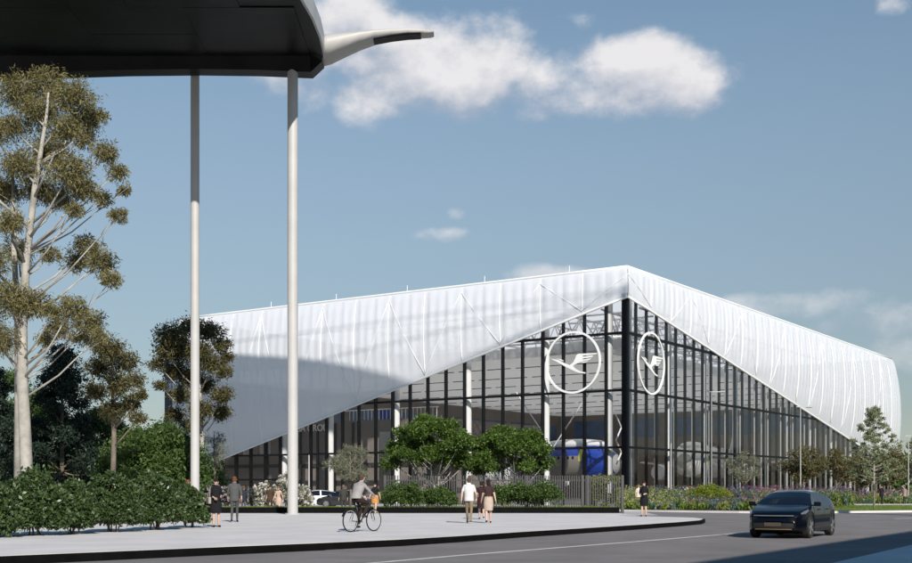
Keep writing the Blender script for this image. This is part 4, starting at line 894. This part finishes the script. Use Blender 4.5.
    for s in (-1, 1):
        b = MB(); b.ball((hd.x + s * .031, hd.y - .083, hd.z + .018), (.012, .010, .008), 8, 6); b.build('eye', SHOE, root, smooth=True)
        b = MB(); b.ball((hd.x + s * .080, hd.y + .0, hd.z + .0), (.010, .020, .030), 8, 6); b.build('ear', SKIN, root, smooth=True)
    b = MB(); b.ball((hd.x, hd.y - .088, hd.z - .052), (.022, .010, .006), 8, 6); b.build('mouth', cloth((.35, .14, .12)), root, smooth=True)
    if skirt:
        c, z1, z0, w0, w1 = skirt; rs = []
        for j in range(7):
            f = j / 6; z = z1 + (z0 - z1) * f; w = w0 + (w1 - w0) * f + (.03 * math.sin(f * math.pi)); rs.append([((w + .012 * math.sin(6 * 2 * math.pi * k / 24) * f) * math.cos(2 * math.pi * k / 24), .01 + (w * .78) * math.sin(2 * math.pi * k / 24), z) for k in range(24)])
        b = MB(); b.rings(rs); b.build('skirt', cloth(c), root, smooth='auto')
    if jacket:
        c, z0 = jacket; t0, t1, t2 = Vector(T[0]), Vector(T[1]), Vector(T[2]); sw = .215 * wsc
        pr = [(t0.lerp(t1, (z0 - .95) / .17), .185, .145), (t1, .175 * wsc + .005, .140), (t1.lerp(t2, .6), .195 * wsc, .148), (t2 + Vector((0, 0, .04)), sw * .98, .142), (Vector(T[2]).lerp(Vector(T[3]), .75), .13, .105), (Vector(T[3]) + Vector((0, 0, .025)), .075, .075)]
        b = MB(); b.rings([[(cc.x + a * math.cos(2 * math.pi * k / 20), cc.y + d_ * math.sin(2 * math.pi * k / 20), cc.z) for k in range(20)] for cc, a, d_ in pr]); b.build('jacket', cloth(c), root, smooth='auto')
    if bag:
        b = MB(); b.box((bag[0], bag[1], bag[2]), (.10, .30, .24)); bgo = b.build('shoulder_bag', cloth(bag[3]), None, bevel=.02); bgo.parent = root
        b = MB(); b.tube([(bag[0], bag[1] - .12, bag[2] + .12), (bag[0] * .8, 0, 1.45), (bag[0], bag[1] + .12, bag[2] + .12)], .012, 5); b.build('bag_strap', cloth(bag[3]), root)
    return root
def hpx(y0, y1, d): return (y1 - y0) / F * d
BLK = (.014, .014, .016); GRY = (.085, .085, .085); DK = (.03, .03, .033)
def pp(px, y, z=PZ): return H(px, y, z)
P1 = pp(216, 527); person('woman in a black dress and open coat standing by the end bush', P1, R(28), 1.70, 'hold', BLK, BLK, None, (.02, .015, .012), 'long', (BLK, 1.02, .50, .17, .21), (BLK, .80), False, True, female=True, bag=(-.26, .02, .95, (.30, .27, .22)))
P2 = pp(234.5, 522); person('man with ginger hair in a grey suit walking away on the pavement', P2, R(186), 1.85, 'stride', GRY, (.07, .07, .07), None, (.15, .055, .025), jacket=(GRY, .80))
person('red-haired person standing behind the end bush of the hedge', AT(188, 47.5, PZ), R(20), 1.72, 'stand', (.35, .33, .31), DK, None, (.20, .06, .03), jacket=((.35, .33, .31), .82), female=True)
person('person in navy standing by the shrubs behind the man in the grey suit', AT(243.5, 69.6, .012), R(160), 1.72, 'stand', (.03, .035, .05), (.10, .10, .12), None, (.12, .08, .05), jacket=((.03, .035, .05), .80))
person('man in a brown suit beside the woman in a beige dress', AT(270, 73.5, .012), R(10), 1.76, 'stand', (.07, .045, .03), (.06, .04, .028), None, (.05, .03, .02), jacket=((.07, .045, .03), .8))
person('woman in a beige dress by the white-flowering shrubs', AT(278.5, 73, .012), R(-10), 1.70, 'walk', (.48, .36, .28), (.48, .36, .28), (.4, .28, .2), (.20, .12, .05), 'none', ((.48, .36, .28), 1.02, .55, .165, .20), None, True, True, female=True)
person('man in a dark suit standing beside the parked dark car', AT(343.5, 72, .012), R(200), 1.80, 'stand', (.05, .05, .045), (.05, .05, .045), None, (.14, .11, .09), jacket=((.05, .05, .045), .8))
person('woman in a black top and orange skirt beyond the bicycle', AT(375, 64.5, PZ), R(-12), 1.70, 'walk', BLK, (.50, .22, .05), (.45, .3, .2), (.02, .015, .01), 'short', ((.52, .24, .06), 1.02, .58, .165, .20), None, False, True, female=True)
P9 = pp(469, 523.2); person('man in a white shirt and tan trousers walking away', P9, R(172), 1.80, 'walk', (.60, .59, .58), (.22, .165, .11), (.20, .13, .08), (.09, .06, .045), 'short', jacket=((.60, .59, .58), .84))
P10 = pp(488.5, 523.0); person('woman in a brown top and beige pencil skirt walking away', P10, R(184), 1.72, 'stride', (.045, .025, .025), (.40, .32, .25), BLK, (.025, .015, .012), 'short', ((.44, .35, .28), 1.04, .50, .165, .165), None, True, True, female=True)
P11 = pp(481.5, 519.2); person('woman in a dark brown dress between the two walkers', P11, R(180), 1.68, 'walk', (.035, .018, .018), (.035, .018, .018), None, (.03, .02, .015), 'short', ((.035, .018, .018), 1.02, .50, .165, .20), None, False, True, female=True)
P12 = pp(644, 516.4); person('woman in a black skirt suit standing at the tip of the pavement', P12, R(-20), 1.74, 'hold', BLK, BLK, BLK, (.03, .02, .015), 'long', (BLK, 1.02, .52, .165, .18), (BLK, .86), True, True, female=True)
person('woman in a cream blouse among the flowers by the glass corner', AT(638.5, 84, .1), R(25), 1.78, 'stand', (.62, .56, .48), (.22, .20, .15), None, (.22, .13, .06), 'short', jacket=((.62, .56, .48), .85), female=True)
person('man in a dark suit walking on the footway before the purple border', AT(848.5, 110, .124), R(160), 1.80, 'walk', (.03, .03, .045), (.03, .03, .045), None, (.05, .03, .02), jacket=((.03, .03, .045), .8))
person('man in a black suit walking on the footway beside the young tree', AT(881.5, 111, .124), R(15), 1.80, 'stride', BLK, BLK, None, (.05, .03, .02), jacket=(BLK, .8))
person('person in a blue shirt among the flowers behind the footway', AT(865.5, 121, .1), R(90), 1.72, 'stand', (.12, .17, .28), DK, None, (.05, .03, .02))
person('person in a tan coat at the end of the footway', AT(904.5, 113, .124), R(-60), 1.70, 'walk', (.30, .24, .20), DK, None, (.08, .05, .03), jacket=((.30, .24, .2), .75))
SEATS = [(683, 97.5, (.05, .04, .09), 'seated person in dark purple outside the glass wall'), (686.5, 96.6, (.55, .52, .50), 'seated person in white outside the glass wall'), (692, 97.4, (.06, .05, .10), 'seated person in navy outside the glass wall'), (697.5, 96.8, (.20, .27, .40), 'seated person in light blue outside the glass wall')]
for px, d, c, lb in SEATS:
    p = AT(px, d, .55); person(lb, p, R(random.uniform(-70, 70)), 1.75, 'sit', c, DK, None, (.05, .03, .02), group='people seated outside the glass wall')
b = MB(); t0 = AT(690, 97.2, 0.1); b.box((0, .35, .22), (2.6, 1.4, .44)); trc = empty('terrace_bench', t0, 0, 'low timber terrace seat behind the flower bed', 'bench'); b.build('plinth', MT['fencegrey'], trc, bevel=.02)
b = MB(); b.box((0, .25, .72), (2.3, .45, .56)); b.build('seat', MT['brown'], trc, bevel=.02)

# ================================================================= bicycle and rider
CP = H(361, 532.0, PZ); CP.y += .25; CH = math.atan2(-.61, .79)          # heading: away and to the right
crz = math.atan2(.79, .61) + math.pi / 2                                # local -Y onto the heading
person('cyclist in a grey jacket and dark trousers riding along the pavement', CP, crz, 1.77, 'cycle', (.30, .28, .27), (.035, .022, .02), None, (.08, .055, .04), jacket=((.30, .28, .27), .95))
bike = empty('bicycle', CP, crz, 'black city bicycle under the cyclist in grey', 'bicycle')
for y in (.50, -.55):
    b = MB(); n = 36
    def ringtube(rad, r, n=36): return [[(rr * math.cos(w2) * 0 + r * math.cos(w2), y + (rad + r * math.sin(w2)) * math.cos(w), .345 + (rad + r * math.sin(w2)) * math.sin(w)) for w2 in [2 * math.pi * j / 7 for j in range(7)]] for w in [2 * math.pi * k / n for k in range(n + 1)] for rr in (0,)]
    b.rings(ringtube(.325, .020), caps=False); wh = b.build('wheel', SHOE, bike, smooth=True)
    b = MB(); b.rings(ringtube(.300, .010), caps=False); b.build('rim', MT['fascia'], wh, smooth=True)
    b = MB(); b.tube([(-.05, y, .345), (.05, y, .345)], .025, 8)
    for k in range(18):
        w = 2 * math.pi * k / 18; b.tube([(.02 * (-1) ** k, y, .345), (0, y + .3 * math.cos(w), .345 + .3 * math.sin(w))], .0022, 3, False)
    b.build('spokes', MT['fascia'], wh)
b = MB(); bbp, st_, ht_, rh, fh = (0, .08, .30), (0, .24, .82), (0, -.37, .84), (0, .50, .345), (0, -.55, .345)
for a, c, r in ((bbp, st_, .018), (st_, ht_, .017), (bbp, (0, -.39, .74), .020)): b.tube([a, c], r, 8)
for s in (-1, 1): b.tube([bbp, (s * .05, rh[1], rh[2])], .010, 6); b.tube([st_, (s * .05, rh[1], rh[2])], .009, 6)
b.build('frame', BLKM := mat('black_bike_paint', (.012, .012, .014), .3, .1, 3), bike, smooth=True)
b = MB(); b.tube([(0, -.36, .93), (0, -.41, .70)], .018, 8)
for s in (-1, 1): b.tube([(0, -.41, .70), (s * .05, -.45, .62), (s * .05, fh[1], fh[2])], .012, 6)
b.build('fork', BLKM, bike, smooth=True)
b = MB(); b.tube([(0, -.36, .93), (0, -.37, 1.02)], .013, 6); b.tube([(-.29, -.30, 1.03), (-.2, -.38, 1.03), (0, -.39, 1.02), (.2, -.38, 1.03), (.29, -.30, 1.03)], .012, 6); b.build('handlebar', MT['fascia'], bike, smooth=True)
b = MB(); b.tube([(0, .24, .80), (0, .27, .92)], .013, 6); b.build('seat_post', MT['fascia'], bike)
b = MB(); b.rings([[(w * math.cos(a), y, .935 + .022 * math.sin(a)) for a in [2 * math.pi * k / 10 for k in range(10)]] for y, w in ((.12, .015), (.18, .03), (.27, .06), (.36, .08), (.40, .06))]); b.build('saddle', SHOE, bike, smooth=True)
b = MB(); b.tube([(-.10, .08, .30), (.10, .08, .30)], .014, 6); b.tube([(.08, .08, .30), (.09, .09, .13)], .011, 5); b.tube([(-.08, .08, .30), (-.09, .07, .47)], .011, 5); b.box((.13, .09, .125), (.10, .09, .02)); b.box((-.13, .07, .475), (.10, .09, .02)); b.tube([(.055, .08, .30), (.06, .08, .30)], .09, 18); b.build('crank', MT['fencegrey'], bike)
for y in (.50,):
    b = MB(); b.rings([[(x, y + (.375 + t) * math.cos(w), .345 + (.375 + t) * math.sin(w)) for x, t in ((-.03, 0), (.03, 0), (.03, .006), (-.03, .006))] for w in [R(20 + 10 * k) for k in range(15)]]); b.build('mudguard', BLKM, bike)
b = MB(); b.box((0, .52, .74), (.13, .36, .02)); b.build('luggage_rack', BLKM, bike)

# ================================================================= cars
def wheel_parts(parent, x, y, r=.335):
    s = 1 if y > 0 else -1
    b = MB(); prof = [(r - .11, -.10), (r - .03, -.11), (r, -.08), (r, .08), (r - .03, .11), (r - .11, .10)]
    rs = [[(x + rr * math.cos(w), y + o, r + rr * math.sin(w)) for rr, o in prof] for w in [2 * math.pi * k / 30 for k in range(31)]]
    b.rings(rs, caps=False); ty = b.build('tyre', TYRE, parent, smooth='auto')
    b = MB(); b.rings([[(x + (r - .105) * math.cos(w), y + s * o, r + (r - .105) * math.sin(w)) for o in (.02, .095)] for w in [2 * math.pi * k / 24 for k in range(25)]], close=False, caps=False)
    b.tube([(x, y + s * .05, r), (x, y + s * .06, r)], r - .11, 20)
    for k in range(5):
        w = 2 * math.pi * k / 5; c, sn = math.cos(w), math.sin(w); q = Vector((-sn, 0, c)) * .032
        a0 = Vector((x + .03 * c, y + s * .085, r + .03 * sn)); a1 = Vector((x + (r - .11) * c, y + s * .09, r + (r - .11) * sn)); o = Vector((0, s * .02, 0))
        b.rings([[a0 - q, a0 + q, a0 + q + o, a0 - q + o], [a1 - q * 1.5, a1 + q * 1.5, a1 + q * 1.5 + o, a1 - q * 1.5 + o]])
    b.tube([(x, y + s * .08, r), (x, y + s * .115, r)], .045, 12); b.build('rim', RIM, ty, smooth='auto')
TYRE = mat('tyre_rubber', (.018, .018, .018), .85, .2, 5); RIM = mat('alloy_rim', (.32, .32, .33), .35, .1, 3, metal=.6)
CGLASS = mat('car_glass', (.008, .011, .018), .05, .1, 1, spec=.35); LENS = mat('headlight_lens', (.16, .17, .18), .1, .1, 8, coat=1.0); TAIL = mat('tail_lens', (.25, .01, .01), .2, .1, 4, coat=.5); PLAST = mat('black_plastic', (.014, .014, .015), .6, .2, 5)
def FX(y): return .08 - .23 * (y / .9) ** 2
def car(name, label, p, yaw, paint, group=None, plate=(.55, .53, .48), detail=True):
    root = empty(name, p, yaw, label, 'car', group)
    L2, W = 2.13, .905
    TOP = [(-2.13, .62), (-2.09, .84), (-1.98, .99), (-1.88, 1.06), (-1.60, 1.24), (-1.45, 1.30), (-1.0, 1.40), (-.4, 1.455), (.1, 1.445), (.38, 1.39), (1.10, 1.035), (1.25, .985), (1.6, .915), (1.9, .82), (2.03, .74), (2.10, .62), (2.13, .52)]
    tx, tz = [t[0] for t in TOP], [t[1] for t in TOP]
    wheels = (1.33, -1.36)
    xs = sorted(set([round(-2.13 + 4.26 * k / 66, 4) for k in range(67)] + [-1.88, -1.60, .38, 1.10]))
    def width(x): return W * (1 - (.24 if x > 0 else .13) * max(0, (abs(x) - 1.45) / .68) ** 2.2 - .02 * max(0, (abs(x) - 1.0)) ** 2)
    secs = []
    for x in xs:
        zt = float(np.interp(x, tx, tz)); w = width(x); cab = -1.88 <= x <= 1.10
        zb = .20 + .10 * max(0, (abs(x) - 1.75) / .38) ** 2
        arch = 0
        for xw in wheels:
            if abs(x - xw) < .385: arch = max(arch, .335 + math.sqrt(max(0, .385 ** 2 - (x - xw) ** 2)))
        zs = max(zb, arch)
        belt = min(zt - .035, .955 + .02 * (-x) * .5) if cab else zt - .05
        belt = max(belt, zs + .12); zt = max(zt, belt + .02)
        f = max(0, min(1, (zt - .95) / .5)); wr = w * (1 - .34 * f) if cab else w * .90
        secs.append([(0, zb + .02), (w * .80, zb + .02), (w * .965, zs), (w * .995, zs + .05), (w, max(zs + .08, .60 + .04)), (w * .985, (max(zs + .08, .64) + belt) / 2 + .01), (w * .945, belt), (wr, zt - .055 * f - .008), (wr * .72, zt - .008 * f - .003), (0, zt)])
    parts = {k: [] for k in ('body', 'under', 'windscreen', 'side_window', 'side_window_b', 'rear_window')}
    vs = []; n = len(secs[0])
    for x, s_ in zip(xs, secs):
        for sg in (1, -1):
            for (y, z) in s_:
                bow = .17 * (1 - (y / W) ** 2) * min(1, (x - 1.5) / .5) if x > 1.5 else (-.06 * (1 - (y / W) ** 2) if x < -1.9 else .12 * (1 - (y / W) ** 2) * max(0, 1 - abs(x - .75) / .5) * (1 if z > .98 else 0))
                vs.append((x + bow, y * sg, z))
    for i in range(len(xs) - 1):
        xm = (xs[i] + xs[i + 1]) / 2
        for sg in (0, 1):
            for j in range(n - 1):
                a = i * 2 * n + sg * n + j; f = (a, a + 1, a + 1 + 2 * n, a + 2 * n); f = f if sg == 0 else f[::-1]
                if j <= 0: k = 'under'
                elif j == 6 and -1.55 < xm < .86 and not (-.36 < xm < -.28): k = 'side_window' if sg == 0 else 'side_window_b'
                elif j in (7, 8) and .40 < xm < 1.08: k = 'windscreen'
                elif j in (7, 8) and -1.87 < xm < -1.60: k = 'rear_window'
                else: k = 'body'
                parts[k].append(f)
    for e_, flip in ((0, 1), (len(xs) - 1, 0)):
        base = e_ * 2 * n
        for j in range(n - 1): parts['body'].append((base + j, base + j + 1, base + n + j + 1, base + n + j))
    for k, m in (('body', paint), ('under', PLAST), ('windscreen', CGLASS), ('side_window', CGLASS), ('side_window_b', CGLASS), ('rear_window', CGLASS)):
        used = sorted({i for f in parts[k] for i in f}); mp = {o: i for i, o in enumerate(used)}
        b = MB(); b.add([vs[i] for i in used], [tuple(mp[i] for i in f) for f in parts[k]]); o = b.build(k.replace('_b', '') if k == 'side_window_b' else k, m, root, smooth=True)
        bm = bmesh.new(); bm.from_mesh(o.data); bmesh.ops.remove_doubles(bm, verts=bm.verts, dist=1e-4); bmesh.ops.recalc_face_normals(bm, faces=bm.faces); bm.to_mesh(o.data); bm.free(); o.data.set_sharp_from_angle(angle=R(38))
    for xw in wheels:
        for s in (-1, 1): wheel_parts(root, xw, s * .79)
        b = MB(); b.tube([(xw, -.70, .42), (xw, .70, .42)], .30, 12); b.build('axle_housing', PLAST, root)
    for s in (-1, 1):
        b = MB(); b.rings([[(x, s * (width(min(x, 2.1)) * k_ + dy), z) for k_, dy, z in ((.99, .005, z0), (.99, .012, z1), (.80, .03, z1 + .01), (.80, .02, z0 + .01))] for x, z0, z1 in ((1.55, .81, .86), (1.75, .74, .825), (1.94, .67, .765))]); b.v = [(x + .02, y * .985, z) for x, y, z in b.v]
        b.build('headlight', LENS, root, smooth='auto')
        b = MB(); b.box((1.00, s * 1.0, 1.03), (.12, .20, .13)); b.box((1.0, s * .90, .99), (.06, .12, .04)); b.build('wing_mirror', paint, root, bevel=.03)
        b = MB(); b.box((-2.04, s * .62, .86), (.10, .36, .13)); b.build('tail_light', TAIL, root, bevel=.02)
        if detail:
            for x in (.30, -.75):
                b = MB(); b.box((x, s * .905, .86), (.20, .035, .03)); b.build('door_handle', paint, root, bevel=.008)
            for x in (.92, -.32, -1.22):
                b = MB(); b.rings([[(x + dx, s * (W * k_ + o), z) for dx, o in ((0, .004), (.010, .004), (.010, -.03), (0, -.03))] for k_, z in ((.985, .30), (1.0, .62), (.986, .80), (.95, .94))]); b.build('door_seam', PLAST, root)
            b = MB(); b.rings([[(.62 * 0 + x, s * (W * .985), z) for z in (.20, .30)] + [(x, s * (W * .985 + .012), z) for z in (.30, .20)] for x in (-.95, .92)]); b.build('sill_trim', PLAST, root)
    b = MB(); b.rings([[(x_, y, z) for x_, z in ((2.22 + FX(y), .30), (2.235 + FX(y), .33), (2.24 + FX(y), .45), (2.16 + FX(y), .47), (2.1 + FX(y), .30))] for y in [-.60 + .1 * k for k in range(13)]]); b.build('lower_grille', PLAST, root, smooth='auto')
    b = MB(); b.rings([[(2.20 + FX(y) + a, y, z) for a, z in ((0, .675), (.03, .675), (.03, .70), (0, .70))] for y in [-.60 + .1 * k for k in range(13)]]); b.build('light_bar', LENS, root)
    b = MB(); b.box((2.312, 0, .43), (.02, .50, .11)); b.build('number_plate', mat('plate_tan', plate, .5, .05), root)
    b = MB(); b.rings([[(2.225 + FX(y) + a, y, z) for a, z in ((0, .275), (.02, .275), (.02, .295), (0, .295))] for y in [-.55 + .11 * k for k in range(11)]]); b.build('bumper_trim', mat('bronze_trim', (.30, .21, .10), .35, .1, 3, metal=.5), root)
    b = MB(); b.tube([(.62, -.2, 1.10), (.72, -.55, 1.02)], .012, 4); b.build('wiper', PLAST, root)
    b = MB(); b.box((-1.62, 0, 1.26), (.22, .95, .03)); b.build('roof_spoiler', paint, root, bevel=.01)
    # dark cabin: seats so that the glass has something behind it
    return root
carp = H(780, 537.8); hd = math.atan2(-.86, -.51)
carp += Vector((.51, .86, 0)) * 1.5
NAVY = mat('black_blue_paint', (.002, .0025, .005), .22, .1, 1, coat=.4, spec=.2)
car('moving_car', 'glossy black hatchback driving along the road', carp, hd, NAVY, None, (.07, .05, .035))
WHITEP = mat('white_paint', (.72, .73, .74), .25, .03, 1, coat=1.0); DARKP = mat('dark_grey_paint', (.02, .02, .022), .3, .1, 1, coat=1.0)
car('parked_car', 'white parked car in front of the hall', AT(316, 101, .012), R(192), WHITEP, 'cars parked by the hall', detail=False)
car('parked_car', 'dark parked car beside the man in the dark suit', AT(345, 97, .012), R(168), DARKP, 'cars parked by the hall', detail=False)

# ================================================================= aircraft inside the hall
def aircraft(label, a, b_, zc, rz, cols, L=30.0, rr=2.0):
    root = empty('aircraft', lc(a, b_, 0.06), rz, label, 'aircraft')          # nose towards local +X
    def ring(x, r, dz=0, n=28): return [(x, r * math.cos(2 * math.pi * k / n), zc + dz + r * math.sin(2 * math.pi * k / n)) for k in range(n)]
    prof = [(0, .05, -.35), (-.15, .5, -.32), (-.5, .95, -.25), (-1.1, 1.35, -.15), (-1.8, 1.68, -.07), (-2.5, 1.90, -.02), (-3.4, rr, 0)]
    segs = [('nose_cone', prof[:3], cols[0]), ('forward_fuselage', prof[2:], cols[1]), ('middle_fuselage', [(-3.4, rr, 0), (-L * .62, rr, 0)], cols[2]), ('rear_fuselage', [(-L * .62, rr, 0), (-L * .8, rr * .75, .35), (-L, .35, .9)], cols[2])]
    for nm, pr, m in segs:
        b = MB(); b.rings([ring(*q) for q in pr]); b.build(nm, m, root, smooth='auto')
    b = MB(); b.rings([[(x, rr * 1.003 * math.cos(w), zc + rr * 1.003 * math.sin(w)) for w in [R(-60 + 12 * k) for k in range(21)]] for x in (-3.75, -3.4)], close=False, caps=False); b.build('yellow_band', YEL, root)
    for s in (-1, 1):
        b = MB(); b.rings([[(x, s * rr * 1.004 * math.cos(w), zc + rr * 1.004 * math.sin(w)) for w in [R(16 + 8 * k) for k in range(7)]] for x in (-9.5, -3.8)], close=False, caps=False); b.build('blue_flash', cols[1], root, smooth=True)
        for k in range(26):
            b = MB(); x = -4.4 - k * .55; b.box((x, s * (rr * .985), zc + .35), (.20, .06, .28)); b.build('cabin_window', CGLASS, root)
        b = MB(); rs = []
        for y, x0, x1, z in ((1.2, -10, -16.5, -.9), (5, -12.0, -16.9, -.6), (9.6, -14.8, -17.2, -.1)): rs.append([(x0, s * y, zc + z), ((x0 + x1) / 2, s * y, zc + z + .28), (x1, s * y, zc + z), ((x0 + x1) / 2, s * y, zc + z - .1)])
        b.rings(rs); b.build('wing', WHITEP, root, smooth='auto')
        b = MB(); b.tube([(-9.3, s * 5.6, zc - 1.5), (-9.8, s * 5.6, zc - 1.5), (-12, s * 5.6, zc - 1.45), (-13.2, s * 5.6, zc - 1.4)], [.95, 1.08, 1.0, .55], 18); b.build('engine', WHITEP, root, smooth='auto')
        b = MB(); b.rings([[(x0, s * y, zc + 1.0), ((x0 + x1) / 2, s * y, zc + 1.15), (x1, s * y, zc + 1.0)] for y, x0, x1 in ((.4, -L + 3.6, -L + .6), (5.5, -L + 1.0, -L - .4))]); b.build('tailplane', WHITEP, root)
        b = MB(); b.tube([(-14.5, s * 3.2, zc - 1.2), (-14.5, s * 3.2, .5)], .12, 8); b.tube([(-14.5, s * 3.0, .52), (-14.5, s * 3.4, .52)], .52, 16); b.build('main_gear', TYRE, root)
    b = MB(); b.rings([[(x0, -.15, z), ((x0 + x1) / 2, .15, z), (x1, 0.0, z)] for z, x0, x1 in ((zc + 1.2, -L + 6, -L + .8), (zc + 6.2, -L + 1.2, -L - .8))]); b.build('tail_fin', cols[1], root)
    b = MB(); b.ball((-5.2, 0, zc + 1.7), (4.0, 1.5, .62), 20, 8); b.build('dorsal_fairing', WHITEP, root, smooth=True)
    b = MB(); b.tube([(-3.6, 0, zc - 1.6), (-3.6, 0, .4)], .09, 8); b.tube([(-3.6, -.3, .42), (-3.6, .3, .42)], .42, 14); b.build('nose_gear', TYRE, root)
    b = MB(); b.rings([[(x, 1.6 * math.sin(w) * .98, zc + 1.62 * math.cos(w) * 0 + .95 * 1 + .3 * math.cos(w)) for w in [R(-55 + 11 * k) for k in range(11)]] for x in (-2.05, -1.75)], close=False, caps=False); b.build('windscreen', CGLASS, root)
    return root
YEL = mat('yellow_stripe', (.62, .60, .06), .4, .05); BLU = mat('aircraft_blue', (.015, .05, .32), .25, .05, .5, coat=.6); GREY = mat('aircraft_grey', (.24, .225, .20), .35, .05, .5); NOSE = mat('nose_grey', (.30, .30, .30), .4, .05, .5)
aircraft('aircraft with a blue forward fuselage and yellow band inside the hall', 6.3, 11.5, 4.3, math.atan2(-UL.y, -UL.x), (NOSE, BLU, GREY), 30, 2.0)
aircraft('white aircraft parked deeper inside the long glass wall', 12, 40, 5.2, math.atan2(-UR.y, -UR.x) + R(10), (NOSE, WHITEP, WHITEP), 34, 2.2)
